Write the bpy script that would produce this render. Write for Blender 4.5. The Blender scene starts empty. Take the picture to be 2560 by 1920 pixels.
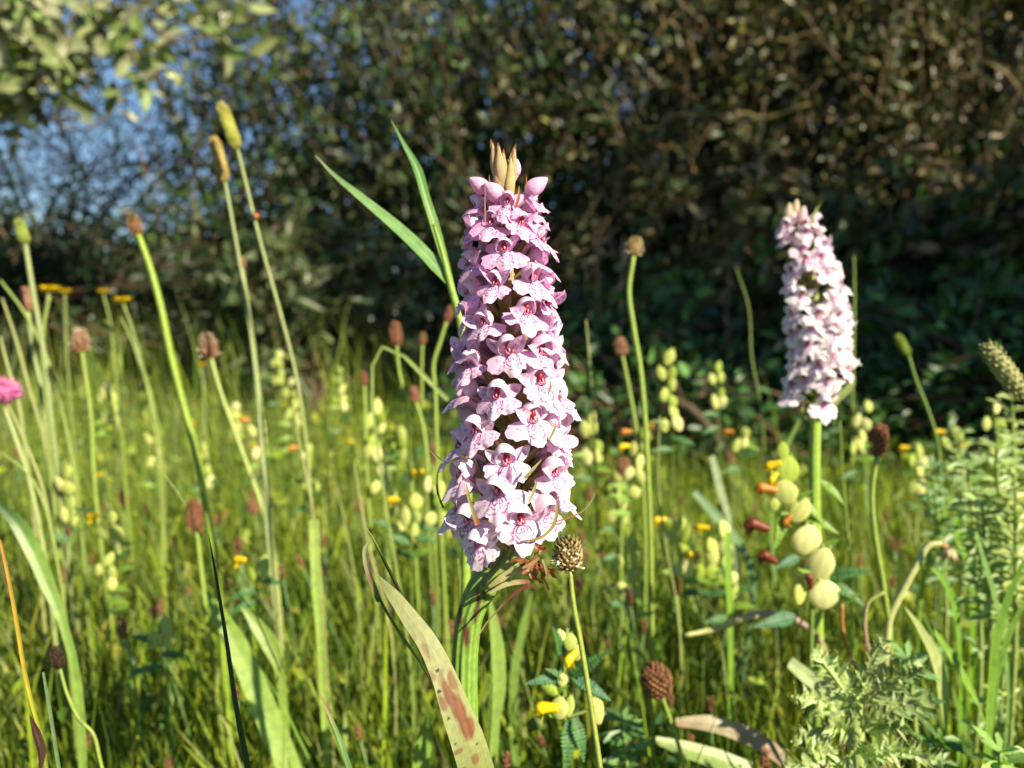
import bpy, math, random
import numpy as np
from mathutils import Vector, Matrix, Euler

random.seed(11)
RNG = np.random.default_rng(11)
scene = bpy.context.scene
COL = scene.collection
MM = 0.001

# ------------------------------------------------------------------ camera, sky, sun, exposure
CAM_H = 0.34
FPX = 2000.0                       # focal length in photograph pixels (2560 wide)
PITCH = math.atan(160.0 / FPX)     # the level line lies at y = 800 of 1920
cam_d = bpy.data.cameras.new('camera')
cam_d.sensor_width = 36.0
cam_d.lens = FPX / 2560.0 * 36.0
cam_d.clip_start = 0.01
cam_d.clip_end = 2000.0
cam_d.dof.use_dof = True
cam_d.dof.focus_distance = 0.200
cam_d.dof.aperture_fstop = 12.5
cam_d.dof.aperture_blades = 0
cam = bpy.data.objects.new('camera', cam_d)
COL.objects.link(cam)
cam.location = (0, 0, CAM_H)
cam.rotation_euler = (math.pi / 2 - PITCH, 0, 0)
scene.camera = cam

SUN_EL = math.radians(31.0)
SUN_AZ = math.radians(46.0)        # to the right of straight behind the camera
sun_dir = Vector((math.sin(SUN_AZ) * math.cos(SUN_EL), -math.cos(SUN_AZ) * math.cos(SUN_EL), math.sin(SUN_EL)))
world = bpy.data.worlds.new('World')
scene.world = world
world.use_nodes = True
wn = world.node_tree
sky = wn.nodes.new('ShaderNodeTexSky')
sky.sky_type = 'NISHITA'
sky.sun_disc = False
sky.sun_elevation = SUN_EL
sky.sun_rotation = math.atan2(sun_dir.x, sun_dir.y)
sky.air_density = 1.0
sky.dust_density = 0.0
sky.ozone_density = 4.0
bg = wn.nodes['Background']
bg.inputs['Strength'].default_value = 0.056
wn.links.new(sky.outputs['Color'], bg.inputs['Color'])
sun_l = bpy.data.lights.new('sun', 'SUN')
sun_l.energy = 5.0
sun_l.angle = math.radians(0.5)
sun_l.color = (1.0, 0.88, 0.66)
sun = bpy.data.objects.new('sun', sun_l)
COL.objects.link(sun)
sun.rotation_euler = (-sun_dir).to_track_quat('-Z', 'Y').to_euler()
sun.location = sun_dir * 50

scene.view_settings.view_transform = 'Standard'
scene.view_settings.look = 'None'
scene.view_settings.exposure = 1.15
scene.view_settings.gamma = 1.0
scene.view_settings.use_curve_mapping = False
scene.cycles.use_denoising = True
scene.cycles.max_bounces = 8
scene.cycles.transparent_max_bounces = 4

_F = Vector((0, math.cos(PITCH), -math.sin(PITCH)))
_U = Vector((0, math.sin(PITCH), math.cos(PITCH)))
_R = Vector((1, 0, 0))
def W(px, py, d):
    """photograph pixel + distance from the lens -> place in the world"""
    return Vector((0, 0, CAM_H)) + d * (_F + (px - 1280) / FPX * _R + (960 - py) / FPX * _U)
def mpp(d):
    return d / FPX

# ------------------------------------------------------------------ materials
def _nodes(name):
    m = bpy.data.materials.new(name)
    m.use_nodes = True
    nt = m.node_tree
    nt.nodes.clear()
    return m, nt
def N(nt, kind, **kw):
    n = nt.nodes.new(kind)
    for k, v in kw.items():
        setattr(n, k, v)
    return n
def plant_mat(name, transl=0.3, rough=0.5, gloss=0.25, noise=400.0, namt=0.35, veins=0.0, objvar=0.0, bump=0.15, tboost=(1.15, 1.2, 0.55)):
    """tissue whose pigment sits in the colour attribute; grain, veins and relief are procedural"""
    m, nt = _nodes(name)
    L = nt.links.new
    at = N(nt, 'ShaderNodeAttribute', attribute_name='Col')
    tc = N(nt, 'ShaderNodeTexCoord')
    nz = N(nt, 'ShaderNodeTexNoise')
    nz.inputs['Scale'].default_value = noise
    nz.inputs['Detail'].default_value = 4
    L(tc.outputs['Object'], nz.inputs['Vector'])
    mr = N(nt, 'ShaderNodeMapRange')
    mr.inputs['From Min'].default_value = 0.25
    mr.inputs['From Max'].default_value = 0.75
    mr.inputs['To Min'].default_value = 1 - namt
    mr.inputs['To Max'].default_value = 1 + namt
    L(nz.outputs['Fac'], mr.inputs['Value'])
    mul = N(nt, 'ShaderNodeVectorMath', operation='SCALE')
    L(at.outputs['Color'], mul.inputs[0])
    L(mr.outputs['Result'], mul.inputs['Scale'])
    col = mul.outputs['Vector']
    height = nz.outputs['Fac']
    if veins > 0:
        ac = N(nt, 'ShaderNodeAttribute', attribute_name='acr')
        sn = N(nt, 'ShaderNodeMath', operation='MULTIPLY')
        sn.inputs[1].default_value = 34.0
        L(ac.outputs['Fac'], sn.inputs[0])
        s2 = N(nt, 'ShaderNodeMath', operation='SINE')
        L(sn.outputs[0], s2.inputs[0])
        m2 = N(nt, 'ShaderNodeMapRange')
        m2.inputs['From Min'].default_value = -1
        m2.inputs['To Min'].default_value = 1 - veins
        m2.inputs['To Max'].default_value = 1 + veins * 0.6
        L(s2.outputs[0], m2.inputs['Value'])
        mu2 = N(nt, 'ShaderNodeVectorMath', operation='SCALE')
        L(col, mu2.inputs[0])
        L(m2.outputs['Result'], mu2.inputs['Scale'])
        col = mu2.outputs['Vector']
    if objvar > 0:
        oi = N(nt, 'ShaderNodeObjectInfo')
        m3 = N(nt, 'ShaderNodeMapRange')
        m3.inputs['To Min'].default_value = 1 - objvar
        m3.inputs['To Max'].default_value = 1 + objvar
        L(oi.outputs['Random'], m3.inputs['Value'])
        mu3 = N(nt, 'ShaderNodeVectorMath', operation='SCALE')
        L(col, mu3.inputs[0])
        L(m3.outputs['Result'], mu3.inputs['Scale'])
        col = mu3.outputs['Vector']
    bp = N(nt, 'ShaderNodeBump')
    bp.inputs['Strength'].default_value = bump
    bp.inputs['Distance'].default_value = 0.0006
    L(height, bp.inputs['Height'])
    pr = N(nt, 'ShaderNodeBsdfPrincipled')
    pr.inputs['Roughness'].default_value = rough
    pr.inputs['Specular IOR Level'].default_value = gloss
    L(col, pr.inputs['Base Color'])
    L(bp.outputs['Normal'], pr.inputs['Normal'])
    out = N(nt, 'ShaderNodeOutputMaterial')
    if transl > 0:
        tr = N(nt, 'ShaderNodeBsdfTranslucent')
        tm = N(nt, 'ShaderNodeVectorMath', operation='MULTIPLY')
        tm.inputs[1].default_value = tboost
        L(col, tm.inputs[0])
        L(tm.outputs['Vector'], tr.inputs['Color'])
        mx = N(nt, 'ShaderNodeMixShader')
        mx.inputs['Fac'].default_value = transl
        L(pr.outputs[0], mx.inputs[1])
        L(tr.outputs[0], mx.inputs[2])
        L(mx.outputs[0], out.inputs['Surface'])
    else:
        L(pr.outputs[0], out.inputs['Surface'])
    return m

def petal_mat(name):
    """petal: tint comes from each flower (young flowers are pinker), magenta marks from the attribute"""
    m, nt = _nodes(name)
    L = nt.links.new
    oi = N(nt, 'ShaderNodeObjectInfo')
    mk = N(nt, 'ShaderNodeAttribute', attribute_name='mark')
    ce = N(nt, 'ShaderNodeAttribute', attribute_name='pale')
    mxp = N(nt, 'ShaderNodeMix', data_type='RGBA')
    mxp.inputs['B'].default_value = (0.92, 0.86, 0.91, 1)
    L(ce.outputs['Fac'], mxp.inputs['Factor'])
    L(oi.outputs['Color'], mxp.inputs['A'])
    tc = N(nt, 'ShaderNodeTexCoord')
    nz = N(nt, 'ShaderNodeTexNoise')
    nz.inputs['Scale'].default_value = 900
    nz.inputs['Detail'].default_value = 3
    L(tc.outputs['Object'], nz.inputs['Vector'])
    mr = N(nt, 'ShaderNodeMapRange')
    mr.inputs['From Min'].default_value = 0.3
    mr.inputs['From Max'].default_value = 0.7
    mr.inputs['To Min'].default_value = 0.9
    mr.inputs['To Max'].default_value = 1.06
    L(nz.outputs['Fac'], mr.inputs['Value'])
    sc = N(nt, 'ShaderNodeVectorMath', operation='SCALE')
    L(mxp.outputs['Result'], sc.inputs[0])
    L(mr.outputs['Result'], sc.inputs['Scale'])
    mx = N(nt, 'ShaderNodeMix', data_type='RGBA')
    mx.inputs['B'].default_value = (0.29, 0.006, 0.24, 1)
    L(mk.outputs['Fac'], mx.inputs['Factor'])
    L(sc.outputs['Vector'], mx.inputs['A'])
    bp = N(nt, 'ShaderNodeBump')
    bp.inputs['Strength'].default_value = 0.2
    bp.inputs['Distance'].default_value = 0.0003
    L(nz.outputs['Fac'], bp.inputs['Height'])
    pr = N(nt, 'ShaderNodeBsdfPrincipled')
    pr.inputs['Roughness'].default_value = 0.55
    pr.inputs['Specular IOR Level'].default_value = 0.25
    L(mx.outputs['Result'], pr.inputs['Base Color'])
    L(bp.outputs['Normal'], pr.inputs['Normal'])
    tr = N(nt, 'ShaderNodeBsdfTranslucent')
    tq = N(nt, 'ShaderNodeVectorMath', operation='MULTIPLY')
    tq.inputs[1].default_value = (1.0, 0.84, 1.0)
    L(mx.outputs['Result'], tq.inputs[0])
    L(tq.outputs['Vector'], tr.inputs['Color'])
    ms = N(nt, 'ShaderNodeMixShader')
    ms.inputs['Fac'].default_value = 0.34
    L(pr.outputs[0], ms.inputs[1])
    L(tr.outputs[0], ms.inputs[2])
    out = N(nt, 'ShaderNodeOutputMaterial')
    L(ms.outputs[0], out.inputs['Surface'])
    return m

M_LEAF = plant_mat('leaf_tissue', transl=0.30, rough=0.42, gloss=0.4, noise=260, namt=0.22, veins=0.16)
M_ORCHLEAF = plant_mat('orchid_leaf', transl=0.22, rough=0.5, gloss=0.3, noise=700, namt=0.16, veins=0.05)
M_STEM = plant_mat('stem_tissue', transl=0.0, rough=0.45, gloss=0.35, noise=500, namt=0.22)
M_HEAD = plant_mat('seed_head', transl=0.12, rough=0.8, gloss=0.15, noise=900, namt=0.5)
M_CALYX = plant_mat('papery_calyx', transl=0.35, rough=0.6, gloss=0.2, noise=500, namt=0.15, tboost=(1.1, 1.1, 0.7))
M_PETAL = petal_mat('orchid_petal')
M_YELLOW = plant_mat('yellow_petal', transl=0.2, rough=0.35, gloss=0.4, noise=600, namt=0.1)
M_GRASS = plant_mat('meadow_grass', transl=0.34, rough=0.45, gloss=0.35, noise=60, namt=0.25, veins=0.0)
M_WILLOW = plant_mat('willow_leaf', transl=0.22, rough=0.40, gloss=0.42, noise=30, namt=0.3, objvar=0.0)
M_BARK = plant_mat('bark', transl=0.0, rough=0.85, gloss=0.2, noise=45, namt=0.5, bump=0.6)

def ground_mat():
    m, nt = _nodes('soil_and_moss')
    L = nt.links.new
    tc = N(nt, 'ShaderNodeTexCoord')
    nz = N(nt, 'ShaderNodeTexNoise')
    nz.inputs['Scale'].default_value = 9
    nz.inputs['Detail'].default_value = 8
    L(tc.outputs['Object'], nz.inputs['Vector'])
    cr = N(nt, 'ShaderNodeValToRGB')
    cr.color_ramp.elements[0].position = 0.3
    cr.color_ramp.elements[0].color = (0.022, 0.020, 0.010, 1)
    cr.color_ramp.elements[1].position = 0.7
    cr.color_ramp.elements[1].color = (0.06, 0.10, 0.02, 1)
    L(nz.outputs['Fac'], cr.inputs['Fac'])
    bp = N(nt, 'ShaderNodeBump')
    bp.inputs['Strength'].default_value = 0.8
    bp.inputs['Distance'].default_value = 0.02
    L(nz.outputs['Fac'], bp.inputs['Height'])
    pr = N(nt, 'ShaderNodeBsdfPrincipled')
    pr.inputs['Roughness'].default_value = 0.9
    L(cr.outputs['Color'], pr.inputs['Base Color'])
    L(bp.outputs['Normal'], pr.inputs['Normal'])
    out = N(nt, 'ShaderNodeOutputMaterial')
    L(pr.outputs[0], out.inputs['Surface'])
    return m
M_GROUND = ground_mat()

# ------------------------------------------------------------------ mesh helpers
def smooth_path(pts, sub=6):
    """smooth curve through pts (chord-length Hermite, so uneven spacing does not overshoot)"""
    P = [np.array(p, float) for p in pts]
    if len(P) < 3:
        return [P[0] + (P[-1] - P[0]) * t for t in np.linspace(0, 1, sub + 1)]
    n = len(P)
    h = [max(1e-9, np.linalg.norm(P[i + 1] - P[i])) for i in range(n - 1)]
    sl = [(P[i + 1] - P[i]) / h[i] for i in range(n - 1)]
    T = [sl[0]] + [(sl[i - 1] * h[i] + sl[i] * h[i - 1]) / (h[i - 1] + h[i]) for i in range(1, n - 1)] + [sl[-1]]
    out = []
    for i in range(n - 1):
        for k in range(sub):
            t = k / sub
            out.append((2 * t ** 3 - 3 * t * t + 1) * P[i] + (t ** 3 - 2 * t * t + t) * h[i] * T[i] + (-2 * t ** 3 + 3 * t * t) * P[i + 1] + (t ** 3 - t * t) * h[i] * T[i + 1])
    out.append(P[-1])
    return out
def lerp_list(vals, n):
    vals = np.array(vals, float)
    x = np.linspace(0, len(vals) - 1, n)
    if vals.ndim == 1:
        return np.interp(x, np.arange(len(vals)), vals)
    return np.stack([np.interp(x, np.arange(len(vals)), vals[:, k]) for k in range(vals.shape[1])], 1)

class MB:
    def __init__(self, origin=(0, 0, 0)):
        self.v = []; self.f = []; self.c = []; self.a = []; self.mark = []; self.pale = []
        self.o = np.array(origin, float)
    def add(self, verts, faces, cols, acr=None, mark=None, pale=None):
        n0 = len(self.v)
        n = len(verts)
        self.v.extend([tuple(np.array(p, float) - self.o) for p in verts])
        self.f.extend([tuple(i + n0 for i in f) for f in faces])
        if len(np.shape(cols)) == 1:
            cols = [cols] * n
        self.c.extend([tuple(c[:3]) for c in cols])
        self.a.extend(list(acr) if acr is not None else [0.0] * n)
        self.mark.extend(list(mark) if mark is not None else [0.0] * n)
        self.pale.extend(list(pale) if pale is not None else [0.0] * n)
    def tube(self, pts, radii, cols, seg=8, sub=6, ridges=0, rdepth=0.0, paint=None, cap=True):
        P = smooth_path(pts, sub)
        n = len(P)
        R = lerp_list(radii if hasattr(radii, '__len__') else [radii, radii], n)
        C = lerp_list(cols if len(np.shape(cols)) == 2 else [cols, cols], n)
        V = []; K = []; A = []
        ref = None
        for i in range(n):
            t = P[min(i + 1, n - 1)] - P[max(i - 1, 0)]
            t = t / (np.linalg.norm(t) + 1e-12)
            if ref is None:
                ref = np.array((1.0, 0, 0)) if abs(t[0]) < 0.8 else np.array((0, 1.0, 0))
            a = ref - t * np.dot(ref, t)
            a /= np.linalg.norm(a) + 1e-12
            b = np.cross(t, a)
            ref = a
            for k in range(seg):
                th = 2 * math.pi * k / seg
                r = R[i] * (1 + (rdepth * math.cos(ridges * th) if ridges else 0))
                p = P[i] + r * (math.cos(th) * a + math.sin(th) * b)
                V.append(p)
                c = C[i]
                if ridges:
                    c = c * (1 + 0.22 * math.cos(ridges * th))
                if paint:
                    c = paint(p, c)
                K.append(c); A.append(k / seg)
        F = []
        for i in range(n - 1):
            for k in range(seg):
                k2 = (k + 1) % seg
                F.append((i * seg + k, i * seg + k2, (i + 1) * seg + k2, (i + 1) * seg + k))
        if cap:
            F.append(tuple(range(seg))[::-1])
            F.append(tuple((n - 1) * seg + k for k in range(seg)))
        self.add(V, F, K, A)
    def ribbon(self, pts, widths, cols, face=(0, -1, 0), fold=0.0, sub=6, twist=0.0, across=5, paint=None, wave=0.0, teeth=0.0, curl=0.0):
        """leaf blade along pts; 'face' is the side its upper surface looks to"""
        P = smooth_path(pts, sub)
        n = len(P)
        Wd = lerp_list(widths, n)
        C = lerp_list(cols if len(np.shape(cols)) == 2 else [cols, cols], n)
        face = np.array(face, float)
        V = []; K = []; A = []
        for i in range(n):
            t = P[min(i + 1, n - 1)] - P[max(i - 1, 0)]
            t = t / (np.linalg.norm(t) + 1e-12)
            s = np.cross(t, face)
            s /= np.linalg.norm(s) + 1e-12
            nn = np.cross(s, t)
            if twist:
                w = twist * i / (n - 1)
                s, nn = s * math.cos(w) + nn * math.sin(w), nn * math.cos(w) - s * math.sin(w)
            for k in range(across):
                u = -1 + 2 * k / (across - 1)
                wd = Wd[i] * 0.5
                if teeth and abs(u) > 0.9:
                    wd *= 1 + teeth * (1 if i % 2 else -1)
                p = P[i] + s * u * wd - nn * (1 - abs(u)) * fold * wd + nn * curl * u * u * wd
                if wave:
                    p = p + nn * wave * wd * math.sin(i * 1.3 + 2.2 * u) * abs(u)
                V.append(p)
                c = C[i] * (1 + 0.10 * (abs(u) - 0.5))
                if paint:
                    c = paint(p, c, u, i / (n - 1))
                K.append(c); A.append(u)
        F = []
        for i in range(n - 1):
            for k in range(across - 1):
                a = i * across + k
                F.append((a, a + 1, a + across + 1, a + across))
        self.add(V, F, K, A)
    def blob(self, c, rad, cols, axis=(0, 0, 1), seg=10, rings=7, shape=None, side=None, ribs=0):
        """ellipsoid along axis; rad=(side, depth, along)"""
        z = np.array(axis, float); z /= np.linalg.norm(z)
        x = np.array(side if side is not None else ((1, 0, 0) if abs(z[0]) < 0.9 else (0, 1, 0)), float)
        x = x - z * np.dot(x, z); x /= np.linalg.norm(x)
        y = np.cross(z, x)
        c = np.array(c, float)
        V = []; K = []
        for i in range(rings + 1):
            ph = math.pi * i / rings
            s = math.sin(ph); h = math.cos(ph)
            if shape:
                s *= shape(h)
            for k in range(seg):
                th = 2 * math.pi * k / seg
                V.append(c + x * rad[0] * s * math.cos(th) + y * rad[1] * s * math.sin(th) + z * rad[2] * h)
                cc = np.array(cols[:3], float)
                if ribs:
                    cc = cc * (1 + (.10 if ribs > 6 else .12) * math.cos(ribs * th))
                K.append(cc)
        F = []
        for i in range(rings):
            for k in range(seg):
                k2 = (k + 1) % seg
                F.append((i * seg + k, (i + 1) * seg + k, (i + 1) * seg + k2, i * seg + k2))
        self.add(V, F, K)
    def scale_leaf(self, p, d, n, l, w, col, thick=0.4):
        """little pointed scale: an elongated octahedron"""
        p = np.array(p, float); d = np.array(d, float); d /= np.linalg.norm(d) + 1e-12
        n = np.array(n, float); s = np.cross(d, n); s /= np.linalg.norm(s) + 1e-12
        n = np.cross(s, d)
        m = p + d * l * 0.45
        V = [p, m + s * w * .5, m + n * w * thick, m - s * w * .5, m - n * w * thick * .5, p + d * l]
        F = [(0, 1, 2), (0, 2, 3), (0, 3, 4), (0, 4, 1), (5, 2, 1), (5, 3, 2), (5, 4, 3), (5, 1, 4)]
        self.add(V, F, col)
    def mesh(self, name, mat, smooth=True):
        me = bpy.data.meshes.new(name)
        me.from_pydata(self.v, [], self.f)
        ca = me.attributes.new('Col', 'FLOAT_COLOR', 'POINT')
        cc = np.ones((len(self.v), 4), np.float32)
        cc[:, :3] = np.clip(np.array(self.c, np.float32).reshape(-1, 3), 0, 1)
        ca.data.foreach_set('color', cc.ravel())
        for nm, arr in (('acr', self.a), ('mark', self.mark), ('pale', self.pale)):
            if nm != 'acr' and not any(arr):
                continue
            fa = me.attributes.new(nm, 'FLOAT', 'POINT')
            fa.data.foreach_set('value', np.array(arr, np.float32))
        me.materials.append(mat)
        if smooth:
            me.polygons.foreach_set('use_smooth', [True] * len(me.polygons))
        me.update()
        return me
    def build(self, name, mat, parent=None, smooth=True):
        o = bpy.data.objects.new(name, self.mesh(name, mat, smooth))
        COL.objects.link(o)
        o.location = tuple(self.o)
        if parent is not None:
            o.parent = parent
            o.location = tuple(self.o - np.array(parent.location))
        return o

def thing(name, label, cat, loc=(0, 0, 0), group=None):
    o = bpy.data.objects.new(name, None)
    o.empty_display_size = 0.01
    COL.objects.link(o)
    o.location = loc
    o['label'] = label; o['category'] = cat
    if group:
        o['group'] = group
    return o
def tag(o, label, cat, group=None):
    o['label'] = label; o['category'] = cat
    if group:
        o['group'] = group
    return o
def link_obj(name, me, parent, loc=(0, 0, 0), rot=(0, 0, 0), sc=1.0):
    o = bpy.data.objects.new(name, me)
    COL.objects.link(o)
    o.parent = parent
    o.location = loc; o.rotation_euler = rot
    o.scale = (sc, sc, sc) if not hasattr(sc, '__len__') else sc
    return o
def copy_tree(o, parent=None, loc=None, rz=None, sc=None):
    c = o.copy(); COL.objects.link(c); c.parent = parent
    if loc is not None: c.location = loc
    if rz is not None: c.rotation_euler = (c.rotation_euler[0], c.rotation_euler[1], rz)
    if sc is not None: c.scale = (sc, sc, sc)
    for ch in o.children:
        copy_tree(ch, c)
    return c
def to_ground(pts, dx=0.0, dy=0.0):
    """carry a stem on from its last visible point down to the soil"""
    pts = [np.array(p, float) for p in pts]
    p = pts[-1]
    if p[2] > 0.01:
        q = p.copy(); q[2] = p[2] * 0.45; q[0] += dx * 0.6; q[1] += dy * 0.6
        g = p.copy(); g[2] = -0.004; g[0] += dx; g[1] += dy
        pts += [q, g]
    return pts
def pix(path, d):
    if hasattr(d, '__len__'):
        return [np.array(W(x, y, dd)) for (x, y), dd in zip(path, d)]
    return [np.array(W(x, y, d)) for (x, y) in path]

# palettes (linear)
G_BRIGHT = (0.17, 0.29, 0.035); G_MID = (0.095, 0.19, 0.03); G_DARK = (0.035, 0.085, 0.022); G_PALE = (0.27, 0.34, 0.11)
G_STEM = (0.22, 0.30, 0.055); TAN = (0.36, 0.27, 0.13); BROWN = (0.20, 0.085, 0.04); RUST = (0.30, 0.11, 0.05); CREAM = (0.50, 0.53, 0.17)

# ------------------------------------------------------------------ ground
def build_ground():
    rings = [0, .5, 1, 2, 3, 4.5, 7, 12, 25, 60, 150, 400, 900]
    seg = 48
    V = [(0, 0, 0)]; F = []
    for r in rings[1:]:
        for k in range(seg):
            th = 2 * math.pi * k / seg
            x, y = r * math.cos(th), 1.5 + r * math.sin(th)
            z = -0.004 + 0.012 * math.sin(3.1 * x + 1) * math.sin(2.7 * y) - 0.01
            V.append((x, y, z))
    for k in range(seg):
        F.append((0, 1 + k, 1 + (k + 1) % seg))
    for i in range(len(rings) - 2):
        a = 1 + i * seg; b = a + seg
        for k in range(seg):
            k2 = (k + 1) % seg
            F.append((a + k, b + k, b + k2, a + k2))
    V[0] = (0, 1.5, -0.01)
    me = bpy.data.meshes.new('ground')
    me.from_pydata(V, [], F)
    me.materials.append(M_GROUND)
    o = bpy.data.objects.new('ground', me)
    COL.objects.link(o)
    o['kind'] = 'structure'
build_ground()

# ------------------------------------------------------------------ hedge of willow bushes
def fast_mesh(name, V, F, C, mat, tri=True, smooth=False):
    """V (n,3), F (m,3|4) arrays"""
    me = bpy.data.meshes.new(name)
    k = F.shape[1]
    me.vertices.add(len(V)); me.vertices.foreach_set('co', V.astype(np.float32).ravel())
    me.loops.add(F.size); me.loops.foreach_set('vertex_index', F.astype(np.int32).ravel())
    me.polygons.add(len(F))
    me.polygons.foreach_set('loop_start', np.arange(0, F.size, k, dtype=np.int32))
    ca = me.attributes.new('Col', 'FLOAT_COLOR', 'POINT')
    cc = np.ones((len(V), 4), np.float32); cc[:, :3] = np.clip(C, 0, 1)
    ca.data.foreach_set('color', cc.ravel())
    me.materials.append(mat)
    me.update(calc_edges=True)
    if smooth:
        me.polygons.foreach_set('use_smooth', [True] * len(me.polygons))
    return me

def leaf_arrays(P, A, Nn, Ln, Wd, C):
    """kite leaves folded along the midrib; six vertices, four faces"""
    S = np.cross(A, Nn); S /= np.linalg.norm(S, axis=1, keepdims=True) + 1e-9
    Nn = np.cross(S, A)
    L = Ln[:, None]; Wd = Wd[:, None] * 0.5
    up = Nn * Wd * 0.35
    m1 = P + A * L * 0.32 ; m2 = P + A * L * 0.68
    v = np.stack([P, m1 + S * Wd + up, m2 + S * Wd * 0.75 + up * .6, P + A * L - Nn * L * 0.08,
                  m2 - S * Wd * 0.75 + up * .6, m1 - S * Wd + up], 1)
    n = len(P)
    base = (np.arange(n) * 6)[:, None]
    quads = np.array([[0, 1, 2, 3], [0, 3, 4, 5]])
    F = (base[:, None, :] + quads[None]).reshape(-1, 4)
    Cv = np.repeat(C, 6, axis=0)
    return v.reshape(-1, 3), F, Cv

def rand_unit(n):
    v = RNG.normal(size=(n, 3))
    return v / np.linalg.norm(v, axis=1, keepdims=True)

# one leaf mesh per tone, shared by all leaves built as objects of their own
def unit_leaf(col):
    V, F, C = leaf_arrays(np.zeros((1, 3)), np.array([[0, 1.0, 0]]), np.array([[0, 0, 1.0]]), np.array([1.0]), np.array([0.36]), np.array([col]))
    return fast_mesh('leaf', V, F, C, M_WILLOW)

def bush(name, label, base, crown, nmain, ntwig, nleaf, leaf_len, tones, twig_col, dens=None, group='bushes of the hedge', nparts=150, cat='bush', wide=0.36, bark=None, spread=0.06, twl=0.42, up=0.25, near=0.8, nrm=(0.25, -0.45, 0.7)):
    """base (x,y); crown: list of ellipsoids (centre, radii, weight) the branches reach into"""
    base = (base[0] * near, base[1] * near)
    crown = [((c[0][0] * near, c[0][1] * near, c[0][2]), c[1], c[2]) for c in crown]
    bx, by = base
    root = thing(name, label, cat, (bx, by, 0), group)
    bark = bark or (0.075, 0.055, 0.035)
    w = np.array([c[2] for c in crown], float); w /= w.sum()
    ends = []
    for i in range(nmain):
        cc = crown[RNG.choice(len(crown), p=w)]
        u = rand_unit(1)[0] * (RNG.random() ** 0.4) * 0.85
        ends.append(np.array(cc[0]) + u * np.array(cc[1]))
    trunk = MB((bx, by, 0))
    nst = 4
    starts = []
    for s in range(nst):
        a = 2 * math.pi * s / nst + RNG.random()
        p0 = np.array((bx + 0.05 * math.cos(a), by + 0.05 * math.sin(a), -0.03))
        e = np.mean(ends[s::nst], axis=0) if len(ends) > s else ends[0]
        mid = p0 * 0.55 + e * 0.45 + np.array((0, 0, 0.05))
        trunk.tube([p0, p0 * .75 + mid * .25 + RNG.normal(size=3) * .03, mid], [0.019, 0.015, 0.010], bark, seg=7, sub=5)
        starts.append((p0, mid))
    trunk.build('trunk', M_BARK, root)
    segs = []
    for i, e in enumerate(ends):
        p0, mid = starts[i % nst]
        st = mid * (0.6 + .4 * RNG.random()) + p0 * (0.0) if False else p0 + (mid - p0) * (0.55 + 0.45 * RNG.random())
        q = (st + e) / 2 + np.array((0, 0, 0.10)) + RNG.normal(size=3) * 0.05
        br = MB((bx, by, 0))
        pth = smooth_path([st, q, e], 6)
        br.tube([st, q, e], [0.011, 0.007, 0.003], np.array(bark) * (0.8 + 0.6 * RNG.random()), seg=6, sub=6)
        br.build('branch', M_BARK, root)
        segs.append(pth)
    # twigs
    tw = MB((bx, by, 0))
    LP = []; LA = []
    for i in range(ntwig):
        pth = segs[RNG.integers(len(segs))]
        k = RNG.integers(3, len(pth))
        st = np.array(pth[k - 1]) + RNG.normal(size=3) * 0.01
        cc = crown[RNG.choice(len(crown), p=w)]
        tgt = np.array(cc[0]) + rand_unit(1)[0] * np.array(cc[1]) * (RNG.random() ** 0.33)
        dv = tgt - st
        dl = np.linalg.norm(dv)
        L = min(dl, twl * (0.5 + RNG.random()))
        if dl > L:
            st = tgt - dv / dl * L
        if st[2] < 0.03: st[2] = 0.03
        e = tgt
        mid = (st + e) / 2 + np.array((0, 0, 0.04 * RNG.normal()))
        tw.tube([st, mid, e], [0.0028, 0.0020, 0.0009], np.array(twig_col) * (0.6 + 0.8 * RNG.random()), seg=4, sub=3, cap=False)
        m = nleaf
        t = RNG.random(m) ** 0.8
        pp = (1 - t)[:, None] ** 2 * st + 2 * ((1 - t) * t)[:, None] * mid + (t ** 2)[:, None] * e
        pp = pp + RNG.normal(size=(m, 3)) * spread * 0.35
        dd = (e - st) / (np.linalg.norm(e - st) + 1e-9)
        aa = dd[None] * 0.7 + rand_unit(m) * 0.9 + np.array((0, 0, up))[None]
        LP.append(pp); LA.append(aa)
    two = tw.build('twig', M_BARK, root); two['kind'] = 'stuff'
    P = np.concatenate(LP); A = np.concatenate(LA)
    A /= np.linalg.norm(A, axis=1, keepdims=True)
    keep = P[:, 2] > 0.02
    if dens is not None:
        keep &= RNG.random(len(P)) < dens(P)
    P = P[keep]; A = A[keep]
    n = len(P)
    Nn = rand_unit(n) * .9 + np.array(nrm)[None]
    Ln = leaf_len * (0.55 + 0.75 * RNG.random(n))
    Wd = Ln * wide * (0.75 + 0.5 * RNG.random(n))
    tn = np.array(tones)
    ti = RNG.integers(len(tn), size=n)
    C = tn[ti] * np.exp(RNG.normal(size=n) * .45)[:, None]
    # the leaves that show largest are objects of their own
    dist = np.linalg.norm(P - np.array((0, 0, CAM_H)), axis=1)
    infr = (np.abs(P[:, 0] / P[:, 1]) < 0.64) & ((P[:, 2] - CAM_H) / P[:, 1] < 0.41)
    score = Ln / dist + np.where(infr, 10, 0)
    front = np.argsort(-score)[:nparts]
    unit = [unit_leaf(t) for t in tn]
    b = np.array((bx, by, 0.0))
    for i in front:
        a = Vector(A[i]); s = a.cross(Vector(Nn[i])).normalized(); nn = s.cross(a)
        o = bpy.data.objects.new('leaf', unit[ti[i]])
        COL.objects.link(o)
        o.parent = root
        mt = Matrix((s, a, nn)).transposed().to_4x4()
        o.matrix_local = Matrix.Translation(Vector(P[i] - b)) @ mt @ Matrix.Diagonal((Ln[i] * (Wd[i] / Ln[i] / 0.36), Ln[i], Ln[i], 1))
    rest = np.ones(n, bool); rest[front] = False
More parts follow.
